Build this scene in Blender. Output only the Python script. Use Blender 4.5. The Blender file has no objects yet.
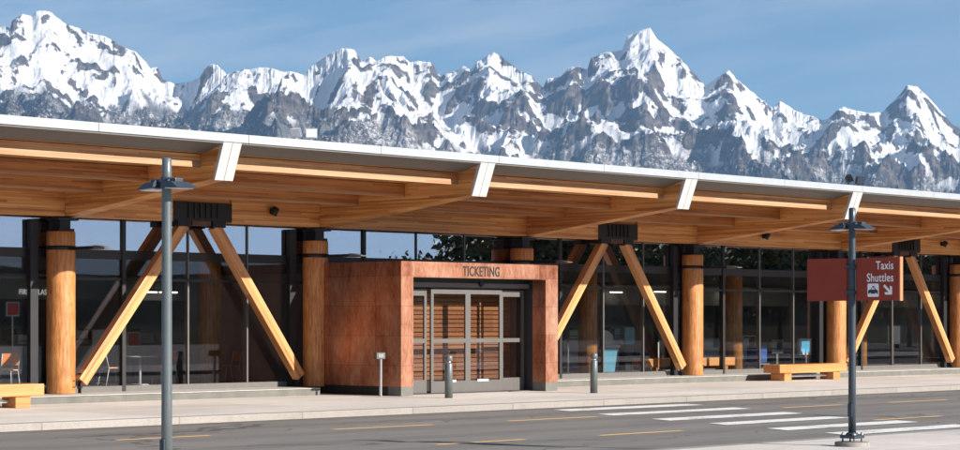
import bpy, bmesh, math, random
import numpy as np
from mathutils import Vector, Matrix
random.seed(7)
S = bpy.context.scene
COL = S.collection
R = math.radians

# ------------------------------------------------------------------ world frame
# facade runs along +X, -Y is the street side, the camera stands at the origin
F_PX = 2100.0
PSI = math.atan(F_PX / 2020.0)              # heading, from +Y towards +X
VX, VY = math.sin(PSI), math.cos(PSI)       # view direction
RX, RY = math.cos(PSI), -math.sin(PSI)      # right
EYE = 1.75
SUN_AZ = R(16.0)                            # from -Y towards +X
SUN_EL = R(23.0)

# ------------------------------------------------------------------ node helpers
def new_mat(name):
    m = bpy.data.materials.new(name); m.use_nodes = True
    nt = m.node_tree
    return m, nt, nt.nodes['Principled BSDF']

def N(nt, t, **kw):
    n = nt.nodes.new(t)
    for k, v in kw.items():
        if k.startswith('i_'):
            key = k[2:]
            n.inputs[int(key) if key.isdigit() else key.replace('_', ' ')].default_value = v
        else: setattr(n, k, v)
    return n

def noise(nt, coord, scale, detail=5, rough=0.6, mapping=None):
    if mapping is not None:
        mp = N(nt, 'ShaderNodeMapping'); mp.inputs['Scale'].default_value = mapping
        nt.links.new(coord, mp.inputs[0]); coord = mp.outputs[0]
    n = N(nt, 'ShaderNodeTexNoise'); n.inputs['Scale'].default_value = scale
    n.inputs['Detail'].default_value = detail; n.inputs['Roughness'].default_value = rough
    nt.links.new(coord, n.inputs['Vector']); return n.outputs['Fac']

def ramp(nt, fac, stops):
    r = N(nt, 'ShaderNodeValToRGB'); e = r.color_ramp.elements
    while len(e) > 1: e.remove(e[-1])
    e[0].position = stops[0][0]; c = stops[0][1]; e[0].color = (*c, 1) if len(c) == 3 else c
    for p, c in stops[1:]:
        x = e.new(p); x.color = (*c, 1) if len(c) == 3 else c
    nt.links.new(fac, r.inputs[0]); return r.outputs[0]

def mixc(nt, fac, a, b, mode='MIX'):
    m = N(nt, 'ShaderNodeMix', data_type='RGBA', blend_type=mode)
    if isinstance(fac, (int, float)): m.inputs[0].default_value = fac
    else: nt.links.new(fac, m.inputs[0])
    for i, c in ((6, a), (7, b)):
        if isinstance(c, tuple): m.inputs[i].default_value = (*c, 1)
        else: nt.links.new(c, m.inputs[i])
    return m.outputs[2]

def math_n(nt, op, a, b=None):
    m = N(nt, 'ShaderNodeMath', operation=op)
    for i, c in ((0, a), (1, b)):
        if c is None: continue
        if isinstance(c, (int, float)): m.inputs[i].default_value = c
        else: nt.links.new(c, m.inputs[i])
    return m.outputs[0]

def bump(nt, bs, h, strength=0.3, dist=0.01):
    b = N(nt, 'ShaderNodeBump'); b.inputs['Strength'].default_value = strength
    b.inputs['Distance'].default_value = dist
    nt.links.new(h, b.inputs['Height']); nt.links.new(b.outputs[0], bs.inputs['Normal'])

def objco(nt): return N(nt, 'ShaderNodeTexCoord').outputs['Object']

# ------------------------------------------------------------------ materials
def wood(name, axis, dark=(0.28, 0.10, 0.027), mid=(0.58, 0.26, 0.082), light=(0.76, 0.43, 0.17), lam=0.04, rough=0.42):
    """glulam: stretched grain along the axis and thin laminations"""
    m, nt, bs = new_mat(name); co = objco(nt)
    st = {'x': (0.35, 9, 9), 'y': (9, 0.35, 9), 'z': (9, 9, 0.35)}[axis]
    g1 = noise(nt, co, 1.0, 6, 0.65, st)
    st2 = {'x': (1.2, 60, 60), 'y': (60, 1.2, 60), 'z': (60, 60, 1.2)}[axis]
    g2 = noise(nt, co, 1.0, 3, 0.6, st2)
    big = noise(nt, co, 0.8, 2, 0.5)
    # lamination board: each board its own tone
    sep = N(nt, 'ShaderNodeSeparateXYZ'); nt.links.new(co, sep.inputs[0])
    across = sep.outputs[2] if axis != 'z' else sep.outputs[0]
    along = {'x': 0, 'y': 1, 'z': 2}[axis]
    b = math_n(nt, 'FLOOR', math_n(nt, 'DIVIDE', across, lam))
    c = math_n(nt, 'FLOOR', math_n(nt, 'ADD', math_n(nt, 'DIVIDE', sep.outputs[along], 2.3), math_n(nt, 'MULTIPLY', b, 0.37)))
    cmb = N(nt, 'ShaderNodeCombineXYZ'); nt.links.new(b, cmb.inputs[0]); nt.links.new(c, cmb.inputs[1])
    wn = N(nt, 'ShaderNodeTexWhiteNoise', noise_dimensions='3D'); nt.links.new(cmb.outputs[0], wn.inputs[0])
    v = math_n(nt, 'ADD', math_n(nt, 'MULTIPLY', g1, 0.5), math_n(nt, 'MULTIPLY', g2, 0.22))
    v = math_n(nt, 'ADD', v, math_n(nt, 'MULTIPLY', wn.outputs[0], 0.22))
    v = math_n(nt, 'ADD', v, math_n(nt, 'MULTIPLY', big, 0.12))
    col = ramp(nt, v, [(0.34, dark), (0.52, mid), (0.72, light)])
    fr = math_n(nt, 'FRACT', math_n(nt, 'DIVIDE', across, lam))
    ln = math_n(nt, 'LESS_THAN', fr, 0.05)
    col = mixc(nt, math_n(nt, 'MULTIPLY', ln, 0.45), col, tuple(c * 0.5 for c in dark))
    nt.links.new(col, bs.inputs['Base Color']); bs.inputs['Roughness'].default_value = rough
    bump(nt, bs, g2, 0.25, 0.004)
    return m

def column_wood():
    m, nt, bs = new_mat('column wood'); co = objco(nt)
    g1 = noise(nt, co, 1.0, 6, 0.7, (22, 22, 1.6)); g2 = noise(nt, co, 1.0, 4, 0.7, (70, 70, 5))
    big = noise(nt, co, 2.2, 3, 0.6)
    v = math_n(nt, 'ADD', math_n(nt, 'MULTIPLY', g1, 0.5), math_n(nt, 'MULTIPLY', g2, 0.3))
    v = math_n(nt, 'ADD', v, math_n(nt, 'MULTIPLY', big, 0.2))
    col = ramp(nt, v, [(0.36, (0.17, 0.055, 0.012)), (0.5, (0.42, 0.17, 0.048)), (0.64, (0.62, 0.31, 0.115))])
    oi = N(nt, 'ShaderNodeObjectInfo')
    col = mixc(nt, 1.0, col, ramp(nt, oi.outputs['Random'], [(0, (0.98, 0.98, 0.98)), (1, (1.2, 1.2, 1.2))]), 'MULTIPLY')
    kn = N(nt, 'ShaderNodeTexVoronoi'); kn.inputs['Scale'].default_value = 1.0
    mp = N(nt, 'ShaderNodeMapping'); mp.inputs['Scale'].default_value = (4.5, 4.5, 1.8); nt.links.new(co, mp.inputs[0]); nt.links.new(mp.outputs[0], kn.inputs['Vector'])
    kf = ramp(nt, kn.outputs['Distance'], [(0.06, (1, 1, 1)), (0.14, (0, 0, 0))])
    col = mixc(nt, math_n(nt, 'MULTIPLY', kf, 0.6), col, (0.10, 0.035, 0.012))
    ck = noise(nt, co, 1.0, 3, 0.5, (26, 26, 0.7)); cf_ = ramp(nt, ck, [(0.30, (1, 1, 1)), (0.34, (0, 0, 0))])
    col = mixc(nt, math_n(nt, 'MULTIPLY', cf_, 0.7), col, (0.07, 0.025, 0.01))
    nt.links.new(col, bs.inputs['Base Color']); bs.inputs['Roughness'].default_value = 0.5
    bump(nt, bs, v, 0.5, 0.01)
    return m

def plain(name, col, rough=0.5, metal=0.0, var=0.12, scale=6.0, bumpy=0.0, emit=None, spec=0.5):
    m, nt, bs = new_mat(name); co = objco(nt)
    n = noise(nt, co, scale, 5, 0.6)
    c = ramp(nt, n, [(0.3, tuple(x * (1 - var) for x in col)), (0.7, tuple(min(1, x * (1 + var)) for x in col))])
    nt.links.new(c, bs.inputs['Base Color'])
    bs.inputs['Roughness'].default_value = rough; bs.inputs['Metallic'].default_value = metal; bs.inputs['Specular IOR Level'].default_value = spec
    if bumpy: bump(nt, bs, n, bumpy, 0.01)
    if emit:
        bs.inputs['Emission Color'].default_value = (*emit[0], 1); bs.inputs['Emission Strength'].default_value = emit[1]
    return m

def copper(name, axis='x'):
    m, nt, bs = new_mat(name); co = objco(nt)
    sep = N(nt, 'ShaderNodeSeparateXYZ'); nt.links.new(co, sep.inputs[0])
    px = math_n(nt, 'FLOOR', math_n(nt, 'DIVIDE', math_n(nt, 'ADD', sep.outputs[0 if axis == 'x' else 1], 0.37), 0.9))
    pz = math_n(nt, 'FLOOR', math_n(nt, 'DIVIDE', sep.outputs[2], 0.71))
    cmb = N(nt, 'ShaderNodeCombineXYZ'); nt.links.new(px, cmb.inputs[0]); nt.links.new(pz, cmb.inputs[1])
    wn = N(nt, 'ShaderNodeTexWhiteNoise', noise_dimensions='3D'); nt.links.new(cmb.outputs[0], wn.inputs[0])
    n1 = noise(nt, co, 1.5, 7, 0.7, (1, 1, 0.45)); n2 = noise(nt, co, 14, 5, 0.7, (1, 1, 0.35))
    v = math_n(nt, 'ADD', math_n(nt, 'MULTIPLY', n1, 0.55), math_n(nt, 'MULTIPLY', n2, 0.3))
    v = math_n(nt, 'ADD', v, math_n(nt, 'ADD', math_n(nt, 'MULTIPLY', wn.outputs[0], 0.08), 0.045))
    col = ramp(nt, v, [(0.36, (0.17, 0.05, 0.026)), (0.44, (0.33, 0.125, 0.07)), (0.54, (0.52, 0.245, 0.15)), (0.66, (0.62, 0.40, 0.29))])
    for ch, ps, off in ((0 if axis == 'x' else 1, 0.9, 0.37), (2, 0.71, 0.0)):
        fr = math_n(nt, 'FRACT', math_n(nt, 'DIVIDE', math_n(nt, 'ADD', sep.outputs[ch], off), ps))
        ln = math_n(nt, 'LESS_THAN', fr, 0.012)
        col = mixc(nt, math_n(nt, 'MULTIPLY', ln, 0.6), col, (0.10, 0.03, 0.015))
    nt.links.new(col, bs.inputs['Base Color']); bs.inputs['Roughness'].default_value = 0.40
    bs.inputs['Metallic'].default_value = 0.9
    bump(nt, bs, n2, 0.12, 0.01)
    return m

def asphalt():
    m, nt, bs = new_mat('asphalt'); co = objco(nt)
    n1 = noise(nt, co, 0.35, 5, 0.65, (0.35, 1.3, 1)); n2 = noise(nt, co, 90, 3, 0.8); n3 = noise(nt, co, 2.2, 6, 0.7, (0.25, 1, 1))
    col = ramp(nt, n1, [(0.3, (0.125, 0.115, 0.105)), (0.7, (0.24, 0.222, 0.203))])
    col = mixc(nt, 0.5, col, ramp(nt, n3, [(0.3, (0.10, 0.092, 0.084)), (0.75, (0.265, 0.245, 0.222))]))
    col = mixc(nt, math_n(nt, 'MULTIPLY', n2, 0.5), col, ramp(nt, n2, [(0.35, (0.06, 0.055, 0.05)), (0.7, (0.30, 0.28, 0.26))]))
    sy_ = N(nt, 'ShaderNodeSeparateXYZ'); nt.links.new(co, sy_.inputs[0])
    gd = N(nt, 'ShaderNodeMapRange'); nt.links.new(math_n(nt, 'ADD', sy_.outputs[1], math_n(nt, 'MULTIPLY', n3, 0.8)), gd.inputs[0]); gd.inputs[1].default_value = 30.4; gd.inputs[2].default_value = 31.2
    col = mixc(nt, math_n(nt, 'MULTIPLY', gd.outputs[0], 0.6), col, (0.05, 0.043, 0.036))
    tw = math_n(nt, 'SINE', math_n(nt, 'MULTIPLY', sy_.outputs[1], 2.9)); tw = math_n(nt, 'MULTIPLY', math_n(nt, 'MAXIMUM', tw, 0.0), math_n(nt, 'MULTIPLY', n1, 0.6))
    col = mixc(nt, tw, col, (0.075, 0.068, 0.062))
    # fine cracks
    vo = N(nt, 'ShaderNodeTexVoronoi', feature='DISTANCE_TO_EDGE'); vo.inputs['Scale'].default_value = 0.16
    mp = N(nt, 'ShaderNodeMapping'); mp.inputs['Scale'].default_value = (0.6, 1.5, 1)
    wv = N(nt, 'ShaderNodeTexNoise'); wv.inputs['Scale'].default_value = 0.9; wv.inputs['Detail'].default_value = 4
    nt.links.new(co, wv.inputs['Vector'])
    ad = N(nt, 'ShaderNodeVectorMath', operation='MULTIPLY_ADD'); ad.inputs[1].default_value = (2.2, 2.2, 0)
    nt.links.new(wv.outputs['Color'], ad.inputs[0]); nt.links.new(co, ad.inputs[2])
    nt.links.new(ad.outputs[0], mp.inputs[0]); nt.links.new(mp.outputs[0], vo.inputs['Vector'])
    cr = math_n(nt, 'LESS_THAN', vo.outputs['Distance'], 0.006)
    col = mixc(nt, math_n(nt, 'MULTIPLY', cr, 0.55), col, (0.02, 0.018, 0.017))
    nt.links.new(col, bs.inputs['Base Color']); bs.inputs['Roughness'].default_value = 0.85
    bump(nt, bs, n2, 0.4, 0.006)
    return m

def concrete(name, base=(0.67, 0.64, 0.595), jx=2.4, jy=2.3, j0=(0.0, 30.9)):
    m, nt, bs = new_mat(name); co = objco(nt)
    n1 = noise(nt, co, 0.5, 6, 0.65, (0.5, 1.2, 1)); n2 = noise(nt, co, 30, 4, 0.75); n3 = noise(nt, co, 3.0, 5, 0.7)
    col = ramp(nt, n1, [(0.3, tuple(c * 0.84 for c in base)), (0.7, tuple(c * 1.1 for c in base))])
    sp = ramp(nt, n2, [(0.3, (0.72, 0.72, 0.72)), (0.7, (1.1, 1.1, 1.1))])
    col = mixc(nt, 0.6, col, sp, 'MULTIPLY')
    st = ramp(nt, n3, [(0.3, (0.78, 0.76, 0.74)), (0.5, (1, 1, 1))])
    col = mixc(nt, 0.55, col, st, 'MULTIPLY')
    sep = N(nt, 'ShaderNodeSeparateXYZ'); nt.links.new(co, sep.inputs[0])
    ids = []
    for ch, ps, off in ((0, jx, j0[0]), (1, jy, j0[1])):
        q = math_n(nt, 'DIVIDE', math_n(nt, 'SUBTRACT', sep.outputs[ch], off), ps)
        ids.append(math_n(nt, 'FLOOR', q))
        ln = math_n(nt, 'LESS_THAN', math_n(nt, 'FRACT', q), 0.012)
        col = mixc(nt, math_n(nt, 'MULTIPLY', ln, 0.5), col, tuple(c * 0.4 for c in base))
    cmb = N(nt, 'ShaderNodeCombineXYZ'); nt.links.new(ids[0], cmb.inputs[0]); nt.links.new(ids[1], cmb.inputs[1])
    wn = N(nt, 'ShaderNodeTexWhiteNoise', noise_dimensions='3D'); nt.links.new(cmb.outputs[0], wn.inputs[0])
    col = mixc(nt, 1.0, col, ramp(nt, wn.outputs[0], [(0, (0.86, 0.85, 0.85)), (1, (1.06, 1.05, 1.04))]), 'MULTIPLY')
    nt.links.new(col, bs.inputs['Base Color']); bs.inputs['Roughness'].default_value = 0.8
    bump(nt, bs, n2, 0.25, 0.004)
    return m

def paint(name, c, wear=0.42):
    m, nt, bs = new_mat(name); co = objco(nt)
    n = noise(nt, co, 14, 6, 0.75, (0.6, 1.6, 1)); n2 = noise(nt, co, 1.2, 3, 0.6)
    v = math_n(nt, 'ADD', math_n(nt, 'MULTIPLY', n, 0.6), math_n(nt, 'MULTIPLY', n2, 0.4))
    col = ramp(nt, v, [(wear - 0.04, (0.12, 0.11, 0.10)), (wear + 0.06, c), (0.8, tuple(min(1, x * 1.1) for x in c))])
    nt.links.new(col, bs.inputs['Base Color']); bs.inputs['Roughness'].default_value = 0.7
    return m

def glass(name, tint=(0.62, 0.66, 0.66), refl=0.24, fr=0.35):
    m, nt, bs = new_mat(name); nt.nodes.remove(bs)
    out = nt.nodes['Material Output']
    tr = N(nt, 'ShaderNodeBsdfTransparent'); tr.inputs[0].default_value = (*tint, 1)
    gl = N(nt, 'ShaderNodeBsdfGlossy'); gl.inputs['Roughness'].default_value = 0.0; gl.inputs['Color'].default_value = (0.96, 0.92, 1.0, 1)
    co = objco(nt); n = noise(nt, co, 0.8, 2, 0.5, (1, 1, 0.5))
    b = N(nt, 'ShaderNodeBump'); b.inputs['Strength'].default_value = 0.02; b.inputs['Distance'].default_value = 0.02
    nt.links.new(n, b.inputs['Height']); nt.links.new(b.outputs[0], gl.inputs['Normal'])
    lw = N(nt, 'ShaderNodeLayerWeight'); lw.inputs['Blend'].default_value = 0.25
    f = math_n(nt, 'ADD', math_n(nt, 'MULTIPLY', lw.outputs['Facing'], fr), refl)
    mx = N(nt, 'ShaderNodeMixShader'); nt.links.new(f, mx.inputs[0])
    nt.links.new(tr.outputs[0], mx.inputs[1]); nt.links.new(gl.outputs[0], mx.inputs[2])
    nt.links.new(mx.outputs[0], out.inputs['Surface'])
    return m

def foliage(name, a, b):
    m, nt, bs = new_mat(name)
    oi = N(nt, 'ShaderNodeNewGeometry')
    col = ramp(nt, oi.outputs['Random Per Island'], [(0, a), (1, b)])
    nt.links.new(col, bs.inputs['Base Color']); bs.inputs['Roughness'].default_value = 0.7
    return m

M = dict(
    pur=wood('purlin glulam', 'x', dark=(0.20, 0.068, 0.018), mid=(0.42, 0.165, 0.048), light=(0.56, 0.26, 0.085)), lightstrip=wood('painted light strip', 'x', dark=(0.32, 0.155, 0.065), mid=(0.40, 0.225, 0.115), light=(0.48, 0.29, 0.165)),  # purlin wood darkened to paint in shade; pale colour paints the lit lines
    wx=wood('glulam along the eave', 'x'), wy=wood('glulam rafter', 'y'), wz=wood('glulam strut', 'z', lam=0.05, mid=(0.56, 0.25, 0.088), light=(0.70, 0.38, 0.165)),
    wzd=wood('dark stained strut', 'z', dark=(0.05, 0.015, 0.008), mid=(0.10, 0.032, 0.014), light=(0.15, 0.055, 0.025)),
    deck=wood('deck boards', 'x', dark=(0.34, 0.13, 0.04), mid=(0.55, 0.25, 0.085), light=(0.66, 0.35, 0.14), lam=0.09),
    bench=wood('bench timber', 'x', dark=(0.36, 0.14, 0.04), mid=(0.50, 0.21, 0.065), light=(0.60, 0.29, 0.105), lam=0.09),
    slat=wood('dark slat', 'x', dark=(0.13, 0.048, 0.018), mid=(0.24, 0.095, 0.036), light=(0.33, 0.15, 0.06), lam=0.5),
    colw=column_wood(), copx=copper('copper cladding front', 'x'), copy=copper('copper cladding side', 'y'),
    black=plain('black steel', (0.016, 0.016, 0.018), 0.5, 0.3), bronze=plain('dark bronze mullion', (0.03, 0.028, 0.026), 0.45, 0.4),
    white=plain('white painted metal', (0.46, 0.465, 0.47), 0.4, 0.0, 0.05), fascia=plain('pale metal fascia', (0.32, 0.345, 0.37), 0.45, 0.0, 0.06, 3),
    trim=plain('grey soffit metal', (0.115, 0.108, 0.10), 0.6, 0.0, 0.08), roofm=plain('grey roof membrane', (0.45, 0.46, 0.47), 0.8),
    alu=plain('grey anodised frame', (0.105, 0.098, 0.090), 0.5, 0.1, 0.06), aludk=plain('dark door track', (0.03, 0.03, 0.032), 0.5),
    grey=plain('bollard grey', (0.11, 0.125, 0.125), 0.45, 0.2, 0.1), bright=plain('brushed steel', (0.5, 0.5, 0.5), 0.3, 0.8),
    pole=plain('blue grey pole paint', (0.115, 0.138, 0.145), 0.33, 0.3, 0.08), poled=plain('dark blue pole paint', (0.045, 0.06, 0.078), 0.35, 0.3, 0.08),
    plinth=plain('dark plinth concrete', (0.13, 0.128, 0.115), 0.8, 0, 0.2, 3), plinthtop=plain('plinth coping', (0.42, 0.41, 0.38), 0.75, 0, 0.12),
    asphalt=asphalt(), walk=concrete('sidewalk concrete'), island=concrete('island concrete', (0.62, 0.575, 0.53), 2.8, 2.2, (0.6, 15.9)),
    kerb=concrete('kerb concrete', (0.31, 0.285, 0.26), 3.0, 50.0, (0.0, 0.0)),
    yellow=paint('yellow road paint', (0.74, 0.46, 0.17), 0.36), whitep=paint('white road paint', (0.72, 0.71, 0.68), 0.41),
    sign=plain('maroon sign panel', (0.27, 0.050, 0.032), 0.6, 0, 0.06, spec=0.15), signedge=plain('orange sign edge', (0.60, 0.20, 0.09), 0.5, 0, 0.05),
    letter=plain('white lettering', (0.80, 0.80, 0.80), 0.6, 0, 0.02), dkletter=plain('black lettering', (0.012, 0.01, 0.01), 0.6, 0, 0.02),
    icon=plain('icon blue black', (0.02, 0.03, 0.05), 0.6, 0, 0.02),
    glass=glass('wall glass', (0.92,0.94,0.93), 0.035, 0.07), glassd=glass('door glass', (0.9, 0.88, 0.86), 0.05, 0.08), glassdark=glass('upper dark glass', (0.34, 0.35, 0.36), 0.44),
    lampglass=plain('lamp lens', (0.75, 0.76, 0.78), 0.3, 0, 0.03),
    floor=plain('dark carpet', (0.10, 0.075, 0.085), 0.9, 0, 0.25, 2), iwall=plain('interior taupe wall', (0.26, 0.24, 0.22), 0.8, 0, 0.1, 1),
    ceil=plain('dark ceiling', (0.06, 0.055, 0.05), 0.8), counter=plain('counter grey', (0.5, 0.5, 0.48), 0.5, 0, 0.1),
    orange=plain('orange shell seat', (0.66, 0.20, 0.06), 0.4, 0, 0.08), tabletop=plain('cream laminate', (0.62, 0.60, 0.55), 0.4, 0, 0.04),
    kblue=plain('blue panel', (0.10, 0.25, 0.36), 0.4, 0, 0.1), red=plain('red notice', (0.45, 0.05, 0.04), 0.6, 0, 0.1),
    screen=plain('lit screen', (0.05, 0.2, 0.35), 0.3, 0, 0.05, 6, 0, ((0.12, 0.42, 0.62), 0.5)),
    ilet=plain('lit white lettering', (0.7, 0.7, 0.7), 0.5, 0, 0.02, 6, 0, ((0.9, 0.88, 0.84), 0.22)),
    signglow=plain('lit diffuser', (0.8, 0.8, 0.8), 0.5, 0, 0.02, 6, 0, ((1.0, 0.95, 0.85), 1.1)),  # added glow for bars that replace unreadable counter signs
    bag=plain('blue cloth', (0.03, 0.07, 0.24), 0.9, 0, 0.25),
    bark=plain('bark', (0.09, 0.06, 0.04), 0.9, 0, 0.3), leaf=foliage('leaves', (0.022, 0.042, 0.014), (0.075, 0.10, 0.03)),
    forest=plain('dark wooded hill', (0.022, 0.030, 0.022), 1.0, 0, 0.5, 0.01, spec=0.0),
    grass=plain('dry grass', (0.10, 0.09, 0.06), 1.0, 0, 0.3, 0.02, spec=0.0),
)

# ------------------------------------------------------------------ geometry helpers
def add_box(bm, x0, x1, y0, y1, z0, z1, bev=0.0):
    vs = [bm.verts.new(p) for p in ((x0,y0,z0),(x1,y0,z0),(x1,y1,z0),(x0,y1,z0),(x0,y0,z1),(x1,y0,z1),(x1,y1,z1),(x0,y1,z1))]
    fs = [bm.faces.new([vs[i] for i in f]) for f in ((3,2,1,0),(4,5,6,7),(0,1,5,4),(1,2,6,5),(2,3,7,6),(3,0,4,7))]
    if bev > 0:
        es = list({e for f in fs for e in f.edges})
        bmesh.ops.bevel(bm, geom=es, offset=bev, segments=2, profile=0.6, affect='EDGES')

def add_hex(bm, low, high):
    """box from 4 bottom and 4 top points"""
    vs = [bm.verts.new(p) for p in list(low) + list(high)]
    for f in ((3,2,1,0),(4,5,6,7),(0,1,5,4),(1,2,6,5),(2,3,7,6),(3,0,4,7)): bm.faces.new([vs[i] for i in f])

def add_cyl(bm, x, y, z0, z1, r0, r1=None, n=32, cap=True):
    r1 = r0 if r1 is None else r1
    a = [bm.verts.new((x + r0*math.cos(2*math.pi*i/n), y + r0*math.sin(2*math.pi*i/n), z0)) for i in range(n)]
    b = [bm.verts.new((x + r1*math.cos(2*math.pi*i/n), y + r1*math.sin(2*math.pi*i/n), z1)) for i in range(n)]
    for i in range(n):
        f = bm.faces.new((a[i], a[(i+1) % n], b[(i+1) % n], b[i])); f.smooth = True
    if cap: bm.faces.new(a[::-1]); bm.faces.new(b)

def add_lathe(bm, x, y, prof, n=28):
    rings = []
    for r, z in prof:
        rings.append([bm.verts.new((x + r*math.cos(2*math.pi*i/n), y + r*math.sin(2*math.pi*i/n), z)) for i in range(n)])
    for a, b in zip(rings, rings[1:]):
        for i in range(n):
            f = bm.faces.new((a[i], a[(i+1) % n], b[(i+1) % n], b[i])); f.smooth = True
    bm.faces.new(rings[0][::-1]); bm.faces.new(rings[-1])

def add_tube(bm, p, q, r, n=10, r2=None):
    p, q = Vector(p), Vector(q); d = q - p; L = d.length; r2 = r if r2 is None else r2
    mt = Matrix.Translation(p) @ d.to_track_quat('Z', 'Y').to_matrix().to_4x4()
    b2 = bmesh.new(); add_cyl(b2, 0, 0, 0, L, r, r2, n)
    b2.transform(mt); me = bpy.data.meshes.new('t'); b2.to_mesh(me); b2.free()
    bm.from_mesh(me); bpy.data.meshes.remove(me)

def obj(name, bm, mat, parent=None, loc=None, rot=None):
    me = bpy.data.meshes.new(name)
    bmesh.ops.recalc_face_normals(bm, faces=bm.faces)
    bm.to_mesh(me); bm.free()
    if mat is not None: me.materials.append(mat)
    o = bpy.data.objects.new(name, me); COL.objects.link(o)
    if parent is not None: o.parent = parent
    if loc is not None: o.location = loc
    if rot is not None: o.rotation_euler = rot
    return o

def B(*boxes, bev=0.0):
    bm = bmesh.new()
    for b in boxes: add_box(bm, *b, bev=bev)
    return bm

def thing(name, label, cat, loc=(0,0,0), rotz=0.0, group=None):
    o = bpy.data.objects.new(name, None); COL.objects.link(o)
    o.empty_display_size = 0.3
    o.location = loc; o.rotation_euler = (0, 0, rotz); tag(o, label, cat, group); return o

def tag(o, label=None, cat=None, group=None, kind=None):
    if label: o['label'] = label
    if cat: o['category'] = cat
    if group: o['group'] = group
    if kind: o['kind'] = kind
    return o

def struct(name, bm, mat): return tag(obj(name, bm, mat), kind='structure')

def dup(root, loc, rotz, label=None, group=None):
    def cp(o, parent):
        c = o.copy(); COL.objects.link(c); c.parent = parent
        for ch in list(o.children): cp(ch, c)
        return c
    kids = list(root.children)
    r = root.copy(); COL.objects.link(r)
    for ch in kids: cp(ch, r)
    r.location = loc; r.rotation_euler = (0, 0, rotz)
    if label: r['label'] = label
    if group: r['group'] = group
    return r

def text_mesh(name, body, size, mat, parent, loc, rot, sx=1.0, depth=0.004, align='LEFT', bold=0.0, spacing=1.0):
    cu = bpy.data.curves.new(name, 'FONT'); cu.body = body; cu.size = size; cu.extrude = depth
    cu.align_x = align; cu.offset = bold; cu.space_character = spacing; cu.space_line = 1.0
    t = bpy.data.objects.new(name + '_src', cu); COL.objects.link(t)
    dg = bpy.context.evaluated_depsgraph_get(); dg.update()
    me = bpy.data.meshes.new_from_object(t.evaluated_get(dg))
    bpy.data.objects.remove(t); bpy.data.curves.remove(cu)
    me.transform(Matrix.Diagonal((sx, 1, 1, 1)))
    me.materials.clear(); me.materials.append(mat); me.name = name
    o = bpy.data.objects.new(name, me); COL.objects.link(o)
    o.parent = parent; o.location = loc; o.rotation_euler = rot
    return o

# ================================================================== SETTING: ground
bm = bmesh.new()
G = 26000.0
add_box(bm, -G, G, -G, G, -1.5, -0.30)
struct('ground', bm, M['grass'])
struct('road', B((-60, 160, 18.3, 30.78, -0.5, -0.13)), M['asphalt'])
struct('parking_lot', B((-60, 160, -60, 9.0, -0.5, -0.12)), M['asphalt'])
struct('kerb', B((-60, 160, 30.78, 31.05, -0.5, 0.0), bev=0.02), M['kerb'])
struct('sidewalk', B((-60, 160, 31.05, 40.7, -0.5, -0.002)), M['walk'])
struct('island_kerb', B((-60, 160, 18.05, 18.3, -0.5, 0.0), bev=0.02), M['kerb'])
struct('island', B((-60, 160, 9.0, 18.05, -0.5, -0.002)), M['island'])
# painted markings
bm = bmesh.new()
def sheet(bm, pts, z=-0.126):
    bm.faces.new([bm.verts.new((x, y, z)) for x, y in pts])
def band(bm, x0, x1, y, w): sheet(bm, [(x0, y-w/2), (x1, y-w/2), (x1, y+w/2), (x0, y+w/2)])
for a, b in ((15.6, 17.6), (20.05, 21.95), (24.65, 27.1), (29.05, 31.6), (37.75, 40.0), (41.9, 44.4), (46.3, 48.6), (50.6, 53)): band(bm, a, b, 27.2 - 0.012*(a-30), 0.16)
struct('lane_line_far', bm, M['yellow'])
bm = bmesh.new()
for a, b in ((14.4, 16.6), (18.5, 20.4), (22.7, 24.7), (26.4, 28.6), (34.2, 36.6), (38.4, 40.6), (42.5, 44.7)): band(bm, a, b, 22.55 - 0.03*(a-30), 0.15)
struct('lane_line_near', bm, M['yellow'])
bm = bmesh.new()
for y0, y1, xl, xr in ((29.2, 29.95, 33.25, 37.8), (27.22, 27.9, 32.3, 36.9), (25.05, 25.75, 31.4, 35.75), (23.25, 23.9, 30.8, 34.75), (21.35, 22.0, 30.0, 34.2), (19.75, 20.4, 29.45, 33.6)):
    sheet(bm, [(xl-0.15, y0), (xr-0.15, y0), (xr+0.15, y1), (xl+0.15, y1)], -0.122)
struct('crosswalk', bm, M['whitep'])

# ================================================================== TERMINAL BUILDING
BAY = 7.47; CX0 = 26.91; CY = 38.68
term = thing('terminal_building', 'long timber and glass terminal with wide overhanging glulam roof on round wood columns', 'building', (40, 38, 0))
OFF = Vector((-40, -38, 0))
def part(name, bm, mat, parent=None, loc=(0,0,0), rot=None, label=None):
    """bm given in world metres"""
    o = obj(name, bm, mat, parent or term, None, rot)
    o.location = Vector(loc) + (OFF if (parent is None or parent is term) else Vector((0,0,0)))
    if label: o['label'] = label
    return o
X0, X1 = 9.0, 84.0
sl = -0.10
def dz(y): return 5.20 + sl*(y-33.6)            # deck underside
# roof deck
bm = bmesh.new()
add_hex(bm, [(X0,33.63,dz(33.63)),(X1,33.63,dz(33.63)),(X1,56,dz(56)),(X0,56,dz(56))], [(X0,33.63,5.45),(X1,33.63,5.45),(X1,56,dz(56)+.3),(X0,56,dz(56)+.3)])
part('roof_deck', bm, M['deck'])
bm = bmesh.new()
add_hex(bm, [(X0,33.02,5.503),(X1,33.02,5.503),(X1,56,dz(56)+.303),(X0,56,dz(56)+.303)], [(X0,33.02,5.53),(X1,33.02,5.53),(X1,56,dz(56)+.33),(X0,56,dz(56)+.33)])
part('roof_membrane', bm, M['roofm'])
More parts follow.
